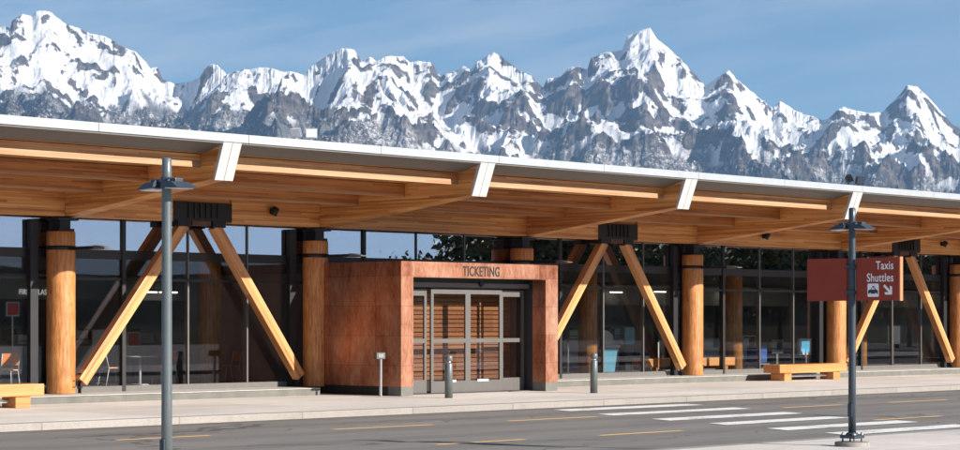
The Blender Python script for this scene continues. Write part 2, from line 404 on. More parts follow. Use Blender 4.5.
# fascia in lengths
x = X0
while x < X1:
    part('fascia', B((x+0.004, min(x+3.7, X1)-0.004, 32.97, 33.015, 5.38, 5.55), bev=0.006), M['fascia']); x += 3.7
bm = bmesh.new()
add_hex(bm, [(X0,33.0,5.345),(X1,33.0,5.345),(X1,33.62,5.185),(X0,33.62,5.185)], [(X0,33.0,5.372),(X1,33.0,5.372),(X1,33.62,5.21),(X0,33.62,5.21)])
part('eave_soffit', bm, M['trim'])
# rafters with white tilted caps
def rafter(xc, w=0.44):
    bm = bmesh.new(); a, b = xc-w/2, xc+w/2
    yb = 47.5
    add_hex(bm, [(a,33.34,4.66),(b,33.34,4.66),(b,38.9,4.03),(a,38.9,4.03)], [(a,33.10,5.33),(b,33.10,5.33),(b,38.9,dz(38.9)),(a,38.9,dz(38.9))])
    o = part('rafter', bm, M['wy'])
    bm = bmesh.new()
    add_hex(bm, [(a,38.9,4.03),(b,38.9,4.03),(b,yb,3.75),(a,yb,3.75)], [(a,38.9,dz(38.9)-.004),(b,38.9,dz(38.9)-.004),(b,yb,dz(yb)),(a,yb,dz(yb))])
    part('rafter_tail', bm, M['wy'])
    for s in (0, 1):
        c, d = (a-0.015, xc-0.006) if s == 0 else (xc+0.006, b+0.015)
        bm = bmesh.new()
        add_hex(bm, [(c,33.28,4.62),(d,33.28,4.62),(d,33.335,4.64),(c,33.335,4.64)], [(c,32.99,5.372),(d,32.99,5.372),(d,33.095,5.372),(c,33.095,5.372)])
        obj('end_cap', bm, M['white'], o)
RB = [CX0 + 0.19 + BAY*k for k in range(-2, 8)]
for xc in RB: rafter(xc)
# purlins between the rafters, parallel to the eave
for i in range(len(RB)-1):
    a, b = RB[i]+0.223, RB[i+1]-0.223
    for y, zb, h, w in ((33.76, 4.90, 0.32, 0.15), (35.5, 4.69, 0.29, 0.16), (37.1, 4.54, 0.29, 0.16)):
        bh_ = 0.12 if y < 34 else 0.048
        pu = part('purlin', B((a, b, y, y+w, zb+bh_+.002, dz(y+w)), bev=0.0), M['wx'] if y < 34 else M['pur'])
        obj('painted_light_strip', B((a, b, y-0.012, y+w+0.012, zb, zb+bh_)), M['lightstrip'], pu)  # pale strip paints the sunlit and bounce-lit line along the purlin bottom
    y, zb = 38.48, 4.07
    mid = (RB[i]+RB[i+1])/2
    hasV = (i % 2 == 0)          # bays with a V
    if hasV:
        va = CX0 + BAY*(i-2) + 3.80
        part('header', B((a, va-0.86, y, y+.3, zb, dz(y+.3))), M['wx'])
        part('header', B((va+0.86, b, y, y+.3, zb, dz(y+.3))), M['wx'])
        part('header', B((va-0.857, va+0.857, y+.05, y+.28, 4.53, dz(y+.3)-.003)), M['wx'])
    else:
        part('header', B((a, b, y, y+.3, zb, dz(y+.3))), M['wx'])
    for y in (41.0, 43.4):
        part('purlin', B((a, b, y, y+.18, dz(y)-.42, dz(y+.18))), M['wx'])
# columns
cols = []
for k in range(-2, 7):
    xc = CX0 + BAY*k
    bm = bmesh.new(); n = 40
    rr = random.Random(k+40)
    rings = []
    for iz, z in enumerate([0.168, 0.20] + [0.20 + 3.52*j/14 for j in range(1, 15)] + [3.74]):
        r = 0.315 + rr.uniform(-0.002, 0.002)
        if iz == 0 or z == 3.74: r = 0.30
        rings.append([bm.verts.new(((r + 0.0015*math.sin(i*7.3+k))*math.cos(2*math.pi*i/n), (r + 0.0015*math.sin(i*5.1))*math.sin(2*math.pi*i/n), z)) for i in range(n)])
    for A, Bq in zip(rings, rings[1:]):
        for i in range(n):
            f = bm.faces.new((A[i], A[(i+1)%n], Bq[(i+1)%n], Bq[i])); f.smooth = True
    bm.faces.new(rings[0][::-1]); bm.faces.new(rings[-1])
    c = part('column', bm, M['colw'], loc=(xc, CY, 0)); cols.append(c)
    bm = bmesh.new(); add_cyl(bm, 0, 0, 3.33, 3.42, 0.325, n=40); obj('collar', bm, M['black'], c)
    obj('base_bolt', (lambda b_: (add_tube(b_, (0.13,-0.287,0.32), (0.13,-0.33,0.32), 0.012), add_tube(b_, (0.13,-0.287,0.46), (0.13,-0.33,0.46), 0.012), b_)[2])(bmesh.new()), M['black'], c)
    obj('saddle', B((-0.20, 0.20, -0.22, 0.22, 3.742, 3.80), (-0.14, 0.14, -0.16, 0.16, 3.80, 3.98), (-0.24, 0.30, -0.24, 0.24, 3.98, 4.04)), M['black'], c)
# V struts: front pair pale, rear pair dark, steel plate at the head and pins at the feet
def strut(p, q, mat, w=0.25, d=0.22, name='strut'):
    p, q = Vector(p), Vector(q); dv = q-p; L = dv.length
    o = part(name, B((-w/2, w/2, -d/2, d/2, 0, L), bev=0.012), mat)
    ang = math.atan2(dv.x, dv.z)
    o.location = p + OFF; o.rotation_euler = (0, ang, 0)
    return o
for k in (-2, 0, 2, 4):
    xa = CX0 + BAY*k; xb = xa + BAY; xm = xa + 3.80
    for yy, mt, dx in ((38.64, M['wz'], 0),):
        for s, xf, xt in ((0, xa+0.44, xm-0.46), (1, xb-0.58, xm+0.46)):
            st = strut((xf+(0.05 if s==0 else 0), yy, 0.42), (xt, yy, 4.0), mt)
            b_ = bmesh.new()
            add_box(b_, -0.012, 0.012, -0.05, 0.05, -0.30, 0.16)
            add_tube(b_, (-0.05, 0, -0.16), (0.05, 0, -0.16), 0.03)
            part('strut_foot', b_, M['black'], loc=(xf+(0.03 if s==0 else -0.01), yy, 0.46))
    pl = part('connector_plate', B((xm-0.855, xm+0.855, 38.46, 38.51, 4.1, 4.53), (xm-0.855, xm+0.855, 38.79, 38.85, 4.1, 4.53),
              (xm-0.70, xm-0.32, 38.50, 38.80, 3.96, 4.12), (xm+0.32, xm+0.70, 38.50, 38.80, 3.96, 4.14)), M['black'])
    obj('plate_rib', B(*[(xm-0.45+0.17*j, xm-0.43+0.17*j, 38.42, 38.458, 4.16, 4.5) for j in range(6)]), M['bronze'], pl)
    obj('plate_block', B((xm-0.28, xm+0.28, 38.52, 38.76, 3.99, 4.30)), M['wzd'], pl)
# plinth
def plinth(a, b):
    p = part('plinth', B((a, b, 37.66, 39.2, -0.4, 0.155)), M['plinth'])
    obj('coping', B((a-0.01, b, 37.64, 39.0, 0.155, 0.17)), M['plinthtop'], p)
plinth(X0, 33.62); plinth(40.55, X1)
# glass wall
GY = 39.03
grid = []
for k in range(-2, 7):
    for o_ in (0.0, 1.93, 3.79, 5.58): grid.append(CX0 + BAY*k + o_)
grid = [g for g in grid if X0 < g < X1]
ztop = dz(GY)
for j in range(len(grid)-1):
    a, b = grid[j]+0.03, grid[j+1]-0.03
    if b < 34.4 or a > 39.8:
        part('glass_pane', B((a, b, GY, GY+0.02, 0.30, 3.17)), M['glass'])
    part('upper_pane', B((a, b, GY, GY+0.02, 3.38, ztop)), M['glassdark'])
for j, x in enumerate(grid):
    thick = (j % 4 in (0, 1))
    w = 0.05 if thick else 0.022
    z0 = 0.17 if (x < 34.4 or x > 39.8) else 3.3
    part('mullion', B((x-w, x+w, GY-0.05 if thick else GY-0.03, GY+0.10, z0, ztop)), M['bronze'] if thick else M['alu'])
for k in range(-1, 7):
    if k == 2: continue
    xp = CX0 + BAY*k - 0.56
    part('steel_post', B((xp-0.10, xp+0.10, GY-0.16, GY-0.025, 0.17, 4.0)), M['black'])
for a, b in ((X0, 34.3), (39.95, X1)):
    part('sill_rail', B((a, b, GY-0.04, GY+0.08, 0.17, 0.30)), M['trim'])
    part('floor_trim', B((a, b, GY-0.03, GY+0.07, 2.69, 2.75)), M['bronze'])
part('transom', B((X0, X1, GY-0.02, GY+0.14, 3.17, 3.38)), M['bronze'])
# interior shell
part('interior_floor', B((X0, X1, 39.2, 52, -0.3, 0.168)), M['floor'])
part('back_wall', B((X0, X1, 51.0, 51.3, 0.17, 4.2)), M['iwall'])
part('ceiling', B((X0, X1, 44.6, 51, 3.05, 3.12)), M['ceil'])
part('ceiling_edge', B((X0, X1, 44.5, 44.6, 3.05, 3.50)), M['ceil'])
for x in (X0, X1-0.2): part('end_wall', B((x, x+0.2, 39.3, 51, 0.17, 3.4)), M['iwall'])
part('bulkhead', B((X0, X1, 47.2, 47.5, 2.35, 3.04)), M['iwall'])
# interior dividing walls
for x, a, b in ((37.0, 42, 47), (49.0, 47, 51), (66.5, 45, 51)):
    part('dividing_wall', B((x, x+0.25, a, b, 0.17, 3.04)), M['iwall'])

for k in range(-1, 8):
    b_ = bmesh.new(); add_cyl(b_, 0, 0, 0.17, 4.3, 0.30, n=36)
    part('interior_column', b_, M['colw'], loc=(CX0 + BAY*k, 42.8, 0))
# arms with small lamps reaching out from each column
arm0 = None
for k in range(-1, 6):
    xc = CX0 + BAY*k
    if arm0 is None:
        arm0 = thing('arm_lamp', 'small wedge lamp on black arm from the column', 'lamp', (xc, CY-0.325, 3.36))
        obj('arm', B((-0.03, 0.03, -1.0, 0, -0.035, 0.035)), M['black'], arm0)
        b_ = bmesh.new()
        add_hex(b_, [(-0.10,-1.42,-0.03),(0.10,-1.42,-0.03),(0.10,-1.0,-0.045),(-0.10,-1.0,-0.045)], [(-0.10,-1.42,-0.012),(0.10,-1.42,-0.012),(0.10,-1.0,0.045),(-0.10,-1.0,0.045)])
        obj('lamp_head', b_, M['trim'], arm0)
        arms = [arm0]
    else: arms.append(dup(arm0, (xc, CY-0.325, 3.36), 0))
names = {-1: 'arm lamp on the column beyond the left edge of the picture', 0: 'wedge lamp on black arm from the lit column beside the left bench', 1: 'wedge lamp on black arm from the column left of the copper entrance',
         2: 'wedge lamp on black arm from the column above the copper entrance roof', 3: 'wedge lamp on black arm from the column right of the striped glass bay',
         4: 'wedge lamp on black arm from the column behind the taxi sign', 5: 'wedge lamp on black arm from the column at the right edge'}
names[3] = 'wedge lamp on black arm from the column between entrance and taxi sign'
for k, o in zip(range(-1, 6), arms): o['label'] = names[k]; o['group'] = 'arm lamps on the columns'
# black spotlights on the header beams
sp0 = thing('spotlight', 'black spotlight on the header beam above the second column from the left', 'lamp', (32.79, 38.42, 4.40), 0, 'spotlights on the header beams')
obj('bracket', B((-0.05, 0.05, 0.0, 0.055, -0.07, 0.07), (-0.015, 0.015, -0.08, 0.0, -0.015, 0.015)), M['black'], sp0)
b_ = bmesh.new(); add_lathe(b_, 0, 0, [(0.05, 0.0), (0.085, 0.02), (0.085, 0.14), (0.095, 0.20), (0.08, 0.2)], 20)
obj('barrel', b_, M['black'], sp0, (0.0, -0.14, 0.09), (R(205), R(15), 0))
dup(sp0, (52.56, 38.42, 4.39), 0, 'black spotlight on the header beam left of the taxi sign, under the roof')
dup(sp0, (62.8, 38.42, 4.42), 0, 'black spotlight on the header beam at the far right, right of the steel plate')

# ================================================================== ENTRANCE VESTIBULE
EX0, EX1, EY = 34.38, 39.92, 35.65
ves = thing('entrance_vestibule', 'copper clad ticketing entrance box with grey sliding glass doors', 'entrance', (37.15, EY, 0))
def vp(name, bm, mat, parent=None):
    o = obj(name, bm, mat, parent or ves)
    if parent is None: o.location = (-37.15, -EY, 0)
    return o
OPL, OPR = EX0+0.40, EX1-0.46
vp('portal_jamb', B((EX0, OPL, EY, 36.1, 0.22, 2.82)), M['copx']); vp('portal_jamb', B((OPR, EX1, EY, 36.1, 0.22, 2.82)), M['copx'])
vp('portal_header', B((EX0, EX1, EY, 36.1, 2.82, 3.19)), M['copx'])
vp('jamb_base', B((EX0+.004, OPL-.004, EY+.004, 36.1, 0, 0.22)), M['plinth']); vp('jamb_base', B((OPR+.004, EX1-.004, EY+.004, 36.1, 0, 0.22)), M['plinth'])
vp('side_wall', B((EX0, EX0+0.12, 36.1, 39.0, 0.22, 3.19)), M['copy']); vp('side_wall', B((EX1-0.12, EX1, 36.1, 39.0, 0.22, 3.19)), M['copy'])
vp('side_base', B((EX0+.006, EX0+0.12, 36.1, 39.0, 0, 0.22)), M['black']); vp('side_base', B((EX1-0.12, EX1-.006, 36.1, 39.0, 0, 0.22)), M['black'])
vp('roof', B((EX0+.12, EX1-.12, 36.1, 39.0, 3.02, 3.15)), M['black'])
vp('inner_reveal', B((39.50, OPR+.01, 36.1, 36.9, 0.0, 2.82)), M['aludk'])
vp('inner_floor', B((OPL, OPR, 36.1, 39.15, -0.05, 0.012)), M['floor'])
# door line
DY = 36.28
vp('door_track', B((OPL, 39.42, DY-0.10, DY-0.02, 2.60, 2.71)), M['alu'])
vp('track_shadow_gap', B((OPL, 39.5, DY+0.02, DY+0.12, 2.58, 2.84)), M['aludk'])
b_ = bmesh.new(); add_box(b_, 37.56, 37.70, DY-0.16, DY-0.10, 2.66, 2.75); add_cyl(b_, 37.63, DY-0.13, 2.62, 2.66, 0.03, n=12)
vp('door_sensor', b_, M['black'])
def leaf(name, a, b, y, stile=0.09, top=0.12, bot=0.30, zt=2.56, handle=None):
    r = vp(name, B((a, a+stile, y, y+.05, 0.02, zt), (b-stile, b, y, y+.05, 0.02, zt), (a+stile, b-stile, y, y+.05, zt-top, zt),
                   (a+stile, b-stile, y, y+.05, 0.02, bot), (a+stile, b-stile, y, y+.05, 1.24, 1.34)), M['alu'])
    obj('glass', B((a+stile, b-stile, y+.02, y+.03, bot, 1.24), (a+stile, b-stile, y+.02, y+.03, 1.34, zt-top)), M['glassd'], r)
    if handle: obj('push_plate', B((handle[0], handle[1], y-.012, y-.001, 0.27, 0.33), bev=0.004), M['white'], r)
leaf('sidelight', 34.79, 35.93, DY+0.08, 0.08, 0.16, 0.34, 2.55)
leaf('sidelight', 38.56, 39.42, DY+0.08, 0.08, 0.16, 0.34, 2.55)
leaf('sliding_door', 36.00, 37.29, DY, handle=(36.60, 36.86)); leaf('sliding_door', 37.29, 38.52, DY, handle=(37.62, 38.02))
# slatted timber screen behind the doors
sc = vp('slat_screen', B((34.80, 39.48, 36.95, 36.99, 0.02, 2.8)), M['aludk'])
for j in range(21):
    z = 0.32 + j*0.108
    obj('slat', B((34.82, 39.46, 36.905, 36.945, z, z+0.088), bev=0.004), M['slat'], sc)
# lettering
text_mesh('lettering', 'TICKETING', 0.335, M['dkletter'], ves, (36.46-37.15, -0.006, 2.875), (R(90), 0, 0), 0.72, 0.004, 'LEFT', 0.006, 1.08)

# ================================================================== LAMPS WITH SIGN
def lamp(x, y, label, mat_pole, signed, dark):
    t = thing('lamp_post', label, 'lamp post', (x, y, 0))
    b_ = bmesh.new(); add_lathe(b_, 0, 0, [(0.245, -0.15), (0.245, 0.045), (0.235, 0.06)], 36)
    obj('footing', b_, M['kerb'], t)
    b_ = bmesh.new(); add_box(b_, -0.125, 0.125, -0.125, 0.125, 0.11, 0.155, 0.008)
    add_cyl(b_, 0, 0, 0.155, 0.19, 0.10, 0.075, 28)
    fl = obj('base_plate', b_, mat_pole, t)
    b_ = bmesh.new()
    for sx in (-1, 1):
        for sy in (-1, 1):
            add_cyl(b_, sx*0.095, sy*0.095, 0.06, 0.195, 0.014, n=8); add_cyl(b_, sx*0.095, sy*0.095, 0.155, 0.175, 0.026, n=6)
    obj('bolt', b_, M['bright'], fl)
    b_ = bmesh.new(); add_lathe(b_, 0, 0, [(0.055, 0.155), (0.052, 1.0), (0.048, 3.20), (0.047, 3.35), (0.035, 3.362)], 32)
    obj('pole', b_, mat_pole, t)
    obj('hand_hole_cover', B((-0.062, -0.045, -0.035, 0.035, 0.42, 0.60), bev=0.004), M['poled'], t)
    b_ = bmesh.new(); add_cyl(b_, 0, 0, 3.06, 3.17, 0.065, n=28)
    add_box(b_, -0.05, 0.05, -0.20, 0.20, 3.085, 3.155, 0.01)
    hb = obj('head_mount', b_, M['poled'], t)
    b_ = bmesh.new()
    for sx in (-1,):
        for yy in (0.10, -0.11): add_tube(b_, (-0.05, yy, 3.13), (-0.065, yy, 3.13), 0.014, 8)
    obj('screw', b_, M['bright'], hb)
    for s in (1, -1):
        # flat wedge luminaire, thin at the tip, peaked at the pole
        b_ = bmesh.new()
        def P4(hw, a, b, z0, z1=None): return [(-hw, a*s, z0), (hw, a*s, z0), (hw, b*s, z0 if z1 is None else z1), (-hw, b*s, z0 if z1 is None else z1)]
        add_hex(b_, P4(0.13, 0.06, 0.33, 3.065, 3.055), P4(0.11, 0.06, 0.20, 3.125, 3.12))
        h = obj('lamp_head', b_, M['poled'], t)
        b_ = bmesh.new()
        add_hex(b_, P4(0.10, 0.10, 0.29, 3.052, 3.044), P4(0.10, 0.10, 0.29, 3.062, 3.054))
        obj('lens', b_, M['lampglass'], h)
    return t
lampL = lamp(12.72, 16.50, 'blue grey twin head lamp post without a sign, left foreground', M['pole'], False, False)
lampR = lamp(25.0, 16.76, 'dark blue twin head lamp post carrying the maroon taxi sign', M['poled'], True, True)
lampF = lamp(37.3, 17.0, 'twin head lamp post beyond the right edge, casting a shadow on the crossing', M['poled'], False, False)
sg = thing('direction_sign', 'maroon blade sign reading Taxis Shuttles with taxi symbol and arrow', 'sign', (25.0, 16.76, 2.35))
for a, b in ((-0.79, -0.085), (0.075, 0.75)):
    obj('panel', B((-0.024, 0.024, a, b, -0.30, 0.30), bev=0.004), M['sign'], sg)
obj('edge_strip', B((-0.032, 0.032, -0.812, -0.791, -0.305, 0.305)), M['signedge'], sg)
for zz in (0.16, -0.20): obj('clamp', B((-0.075, 0.075, -0.085, 0.075, zz, zz+0.04)), M['poled'], sg)
RT = (R(90), 0, R(-90))
text_mesh('lettering', 'Taxis', 0.165, M['letter'], sg, (-0.027, -0.70, 0.135), RT, 0.78, 0.002, 'RIGHT', 0.0015, 1.06)
text_mesh('lettering', 'Shuttles', 0.165, M['letter'], sg, (-0.027, -0.70, -0.035), RT, 0.78, 0.002, 'RIGHT', 0.0015, 1.06)
def flat_poly(name, pts, mat, parent, x):   # pts in (along, up); along grows to the reader's right
    b_ = bmesh.new(); f = b_.faces.new([b_.verts.new((x, -a, u)) for a, u in pts])
    r_ = bmesh.ops.extrude_face_region(b_, geom=[f]); bmesh.ops.translate(b_, verts=[v for v in r_['geom'] if isinstance(v, bmesh.types.BMVert)], vec=(-0.003, 0, 0))
    return obj(name, b_, mat, parent)
def rrect(cx, cz, w, h, r, n=5):
    out = []
    for sx, sz, a0 in ((1, -1, -90), (1, 1, 0), (-1, 1, 90), (-1, -1, 180)):
        for i in range(n+1):
            a = R(a0 + 90*i/n); out.append((cx + sx*(w/2-r) + r*math.cos(a), cz + sz*(h/2-r) + r*math.sin(a)))
    return out
ic = flat_poly('taxi_symbol', rrect(0.365, -0.155, 0.185, 0.185, 0.02), M['letter'], sg, -0.0245)
car = [(0.285,-0.205),(0.285,-0.165),(0.30,-0.150),(0.325,-0.145),(0.345,-0.118),(0.395,-0.118),(0.415,-0.145),(0.44,-0.155),(0.446,-0.205),(0.425,-0.205),(0.418,-0.192),(0.402,-0.192),(0.395,-0.205),(0.335,-0.205),(0.328,-0.192),(0.312,-0.192),(0.305,-0.205)]
flat_poly('car_mark', car, M['icon'], ic, -0.0278)
flat_poly('window_mark', [(0.337,-0.146),(0.352,-0.126),(0.388,-0.126),(0.402,-0.146)], M['letter'], ic, -0.0311)
flat_poly('roof_mark', [(0.355,-0.112),(0.355,-0.096),(0.385,-0.096),(0.385,-0.112)], M['icon'], ic, -0.0278)
c_, s_ = math.cos(R(-45)), math.sin(R(-45))
arr = [(-0.095,0.017),(0.025,0.017),(-0.02,0.062),(0.012,0.078),(0.09,0.0),(0.012,-0.078),(-0.02,-0.062),(0.025,-0.017),(-0.095,-0.017)]
flat_poly('arrow', [(0.61 + a*c_ - u*s_*1.0, -0.155 + a*s_ + u*c_) for a, u in arr][::-1], M['letter'], sg, -0.0245)

# ================================================================== BOLLARDS, POST, BENCHES
b0 = thing('bollard', 'grey steel bollard in front of the sliding doors', 'bollard', (34.36, 34.05, 0), 0, 'bollards by the entrance')
b_ = bmesh.new(); add_lathe(b_, 0, 0, [(0.092, 0), (0.092, 0.79), (0.085, 0.80)], 28); obj('shaft', b_, M['grey'], b0)
b_ = bmesh.new(); add_cyl(b_, 0, 0, 0.795, 0.86, 0.058, n=24); obj('neck', b_, M['bright'], b0)
b_ = bmesh.new(); add_lathe(b_, 0, 0, [(0.088, 0.85), (0.094, 0.86), (0.094, 0.955), (0.084, 0.975), (0.03, 0.985)], 28); obj('cap', b_, M['grey'], b0)
dup(b0, (39.25, 33.86, 0), 0, 'grey steel bollard right of the copper entrance, before the window')
pp = thing('door_button_post', 'thin pale post with small square push plate beside the copper wall', 'button post', (34.0, 35.95, 0))
obj('post', B((-0.025, 0.025, -0.025, 0.025, 0, 0.88), bev=0.004), M['bright'], pp)
bx = obj('button_box', B((-0.17, 0.11, -0.05, 0.05, 0.88, 1.03), bev=0.008), M['alu'], pp)
obj('push_button', B((-0.11, 0.05, -0.058, -0.0505, 0.91, 1.0), bev=0.003), M['bright'], bx)

def make_bench(label, loc, L, d=0.58, legs=(0.30, 0.30)):
    t = thing('timber_bench', label, 'bench', loc, 0, 'timber slab benches')
    obj('seat', B((0, L, 0, d, 0.235, 0.485), bev=0.018), M['bench'], t)
    for xx in (legs[0], L-legs[1]-0.36):
        lg = obj('leg', B((xx, xx+0.36, 0.05, d-0.05, 0, 0.234), bev=0.012), M['bench'], t)
    obj('stretcher', B((legs[0]+0.36, L-legs[1]-0.36, d*0.45, d*0.55, 0.10, 0.16)), M['bright'], t)
    return t
make_bench('thick timber bench on the sidewalk behind the taxi sign', (50.85, 36.62, 0), 3.5, 0.60)
make_bench('timber bench at the left edge in front of the first column', (21.1, 36.3, 0), 3.75, 0.60)
make_bench('timber bench indoors behind the glass, partly hidden by a lit column', (48.1, 39.5, 0.171), 4.4, 0.5)

# ================================================================== INTERIOR THINGS
FZ = 0.171
def make_chair(label, loc, rz):
    t = thing('cafe_chair', label, 'chair', loc, rz, 'orange chairs by the window')
    b_ = bmesh.new(); add_box(b_, -0.22, 0.22, -0.21, 0.21, 0.43, 0.46, 0.012); obj('seat', b_, M['orange'], t)
    b_ = bmesh.new()
    add_hex(b_, [(-0.21,0.205,0.56),(0.21,0.205,0.56),(0.21,0.225,0.56),(-0.21,0.225,0.56)], [(-0.20,0.27,0.84),(0.20,0.27,0.84),(0.20,0.29,0.84),(-0.20,0.29,0.84)])
    obj('backrest', b_, M['orange'], t)
    for sx in (-1, 1):
        b_ = bmesh.new(); add_tube(b_, (sx*0.20, -0.18, 0.43), (sx*0.23, -0.24, 0), 0.013); obj('leg', b_, M['white'], t)
        b_ = bmesh.new(); add_tube(b_, (sx*0.215, 0.29, 0.84), (sx*0.22, 0.19, 0.43), 0.013); add_tube(b_, (sx*0.22, 0.19, 0.43), (sx*0.23, 0.28, 0), 0.013); obj('leg', b_, M['white'], t)
    return t
ch0 = make_chair('orange backed chair behind the left bench', (27.95, 42.4, FZ), R(170))
dup(ch0, (31.15, 42.6, FZ), R(80), 'orange chair with its side turned, left of the round cafe table')
dup(ch0, (32.85, 42.7, FZ), R(-100), 'orange chair right of the round cafe table, beside the left lamp post')
dup(ch0, (34.85, 42.6, FZ), R(200), 'orange chair inside the window by the right leg of the left V brace')
tb = thing('cafe_table', 'pale round cafe table on one post behind the left window', 'table', (32.0, 42.6, FZ))
b_ = bmesh.new(); add_cyl(b_, 0, 0, 0.70, 0.73, 0.42, n=36); obj('tabletop', b_, M['tabletop'], tb)
b_ = bmesh.new(); add_cyl(b_, 0, 0, 0.03, 0.70, 0.035, n=16); obj('post', b_, M['white'], tb)
b_ = bmesh.new(); add_cyl(b_, 0, 0, 0, 0.03, 0.25, 0.20, n=28); obj('foot', b_, M['white'], tb)
def counter(label, x0, x1, y):
    t = thing('check_in_counter', label, 'counter', ((x0+x1)/2, y, FZ), 0, 'check in counters')
    w = (x1-x0)/2
    obj('body', B((-w, w, 0, 0.7, 0, 0.95)), M['counter'], t); obj('worktop', B((-w-.03, w+.03, -0.05, 0.75, 0.95, 1.0)), M['iwall'], t)
    for s in (-0.5, 0.5):
        m_ = obj('monitor', B((s*w-0.2, s*w+0.2, 0.3, 0.33, 1.10, 1.40), (s*w-0.03, s*w+0.03, 0.32, 0.36, 1.0, 1.12)), M['black'], t)
    return t
counter('grey check in counter with two monitors behind the left column', 28.6, 31.6, 46.3)
counter('grey check in counter behind the left diagonal brace', 32.4, 35.6, 46.3)
counter('grey check in counter behind the right leg of the left V brace', 38.0, 40.8, 46.3)
counter('grey check in counter behind the right windows, beside the kiosk', 53.5, 57.0, 47.5)
counter('grey check in counter behind the taxi sign', 60.5, 64.0, 47.5)
def notice(label, x, y, z, w, h, mat, stand=True):
    t = thing('notice_stand', label, 'notice', (x, y, FZ))
    obj('frame', B((-w/2-.03, w/2+.03, 0, 0.04, z-h/2-.03, z+h/2+.03)), M['white'], t)
    obj('sheet', B((-w/2, w/2, -0.006, -0.001, z-h/2, z+h/2)), mat, t)
    obj('post', B((-0.02, 0.02, 0.01, 0.03, 0.02, z-h/2-.03), (-0.2, 0.2, -0.15, 0.15, 0, 0.02)), M['bright'], t)
notice('white framed notice on a stand behind the left diagonal brace', 32.2, 44.6, 1.15, 0.34, 0.40, M['counter'])
notice('red and white notice on a stand above the cafe table', 33.3, 44.6, 1.12, 0.34, 0.34, M['red'])
notice('white notice in the far left window, beside the first column', 29.6, 44.6, 1.9, 0.32, 0.30, M['red'])
notice('pale notice board in the far right window beyond the taxi sign', 66.9, 43.0, 1.1, 0.75, 0.62, M['tabletop'])
for x0, x1, lab in ((34.05, 35.1, 'white box on the counter behind the cafe table, left one'), (35.35, 36.2, 'white box on the counter beside the left lamp post')):
    o = obj('paper_box', B((-(x1-x0)/2, (x1-x0)/2, 0, 0.4, 0, 0.28), bev=0.01), M['white'], None, ((x0+x1)/2, 46.1, FZ+1.002)); tag(o, lab, 'box', 'white boxes on the counter')
# kiosk
kk = thing('ticket_kiosk', 'white self service kiosk on a pale blue base in the window right of the entrance', 'kiosk', (50.55, 43.0, FZ))
b_ = bmesh.new(); add_hex(b_, [(-0.30,0,0),(0.30,0,0),(0.30,0.4,0),(-0.30,0.4,0)], [(-0.36,-0.08,0.78),(0.36,-0.08,0.78),(0.36,0.4,0.78),(-0.36,0.4,0.78)]); obj('base', b_, M['kblue'], kk)
obj('shelf', B((-0.42, 0.42, -0.14, 0.42, 0.78, 0.84), bev=0.01), M['white'], kk)
b_ = bmesh.new(); pts = [(-0.36,0.86),(0.36,0.86),(0.34,1.15),(0.10,1.30),(-0.10,1.32),(-0.28,1.20)]
f = b_.faces.new([b_.verts.new((x, 0.1, z)) for x, z in pts]); r_ = bmesh.ops.extrude_face_region(b_, geom=[f]); bmesh.ops.translate(b_, verts=[v for v in r_['geom'] if isinstance(v, bmesh.types.BMVert)], vec=(0, 0.18, 0))
obj('screen_hood', b_, M['white'], kk)
bp = thing('blue_display', 'tall blue display panel in the window left of the second V brace', 'display', (52.8, 44.0, FZ))
obj('panel', B((-0.25, 0.25, 0, 0.06, 0.85, 1.40)), M['kblue'], bp); obj('body', B((-0.2, 0.2, 0.02, 0.3, 0, 0.849)), M['black'], bp)
mo = thing('info_screen', 'lit blue information screen in a white housing behind the timber bench', 'screen', (61.3, 43.0, FZ))
obj('housing', B((-0.42, 0.30, 0, 0.12, 0.42, 1.0), bev=0.02), M['white'], mo); obj('screen', B((-0.30, 0.18, -0.008, -0.001, 0.52, 0.9)), M['screen'], mo)
obj('stand', B((-0.10, 0.06, 0.02, 0.10, 0, 0.42)), M['alu'], mo)
mo = thing('info_screen', 'dim screen in a white housing left of the lit blue screen', 'screen', (60.0, 43.3, FZ))
obj('housing', B((-0.34, 0.34, 0, 0.12, 0.48, 0.98), bev=0.02), M['alu'], mo); obj('screen', B((-0.2, 0.2, -0.008, -0.001, 0.6, 0.85)), M['icon'], mo); obj('stand', B((-0.06, 0.06, 0.02, 0.10, 0, 0.48)), M['alu'], mo)
# coat rack with blue coat seen behind the window
cr = thing('luggage_trolley', 'trolley loaded with blue cloth bags behind the window left of the timber bench', 'trolley', (58.6, 43.2, FZ))
b_ = bmesh.new()
for sx in (-0.35, 0.35):
    add_tube(b_, (sx, 0.3, 0.1), (sx, 0.3, 1.1), 0.018)
add_tube(b_, (-0.35, 0.3, 1.1), (0.35, 0.3, 1.1), 0.018); add_box(b_, -0.38, 0.38, -0.3, 0.32, 0.12, 0.16)
obj('frame', b_, M['bright'], cr)
b_ = bmesh.new()
for sx in (-0.3, 0.3):
    for sy in (-0.24, 0.24): add_tube(b_, (sx-0.02, sy, 0.06), (sx+0.02, sy, 0.06), 0.06, 14)
obj('wheel', b_, M['black'], cr)
bg = obj('duffel_bag', (lambda b_: (add_box(b_, -0.30, 0.30, -0.25, 0.25, 0, 0.62, 0.12), b_)[1])(bmesh.new()), M['bag'], None, (58.65, 43.2, FZ+0.165)); tag(bg, 'lumpy blue bag standing on the trolley behind the window', 'bag')
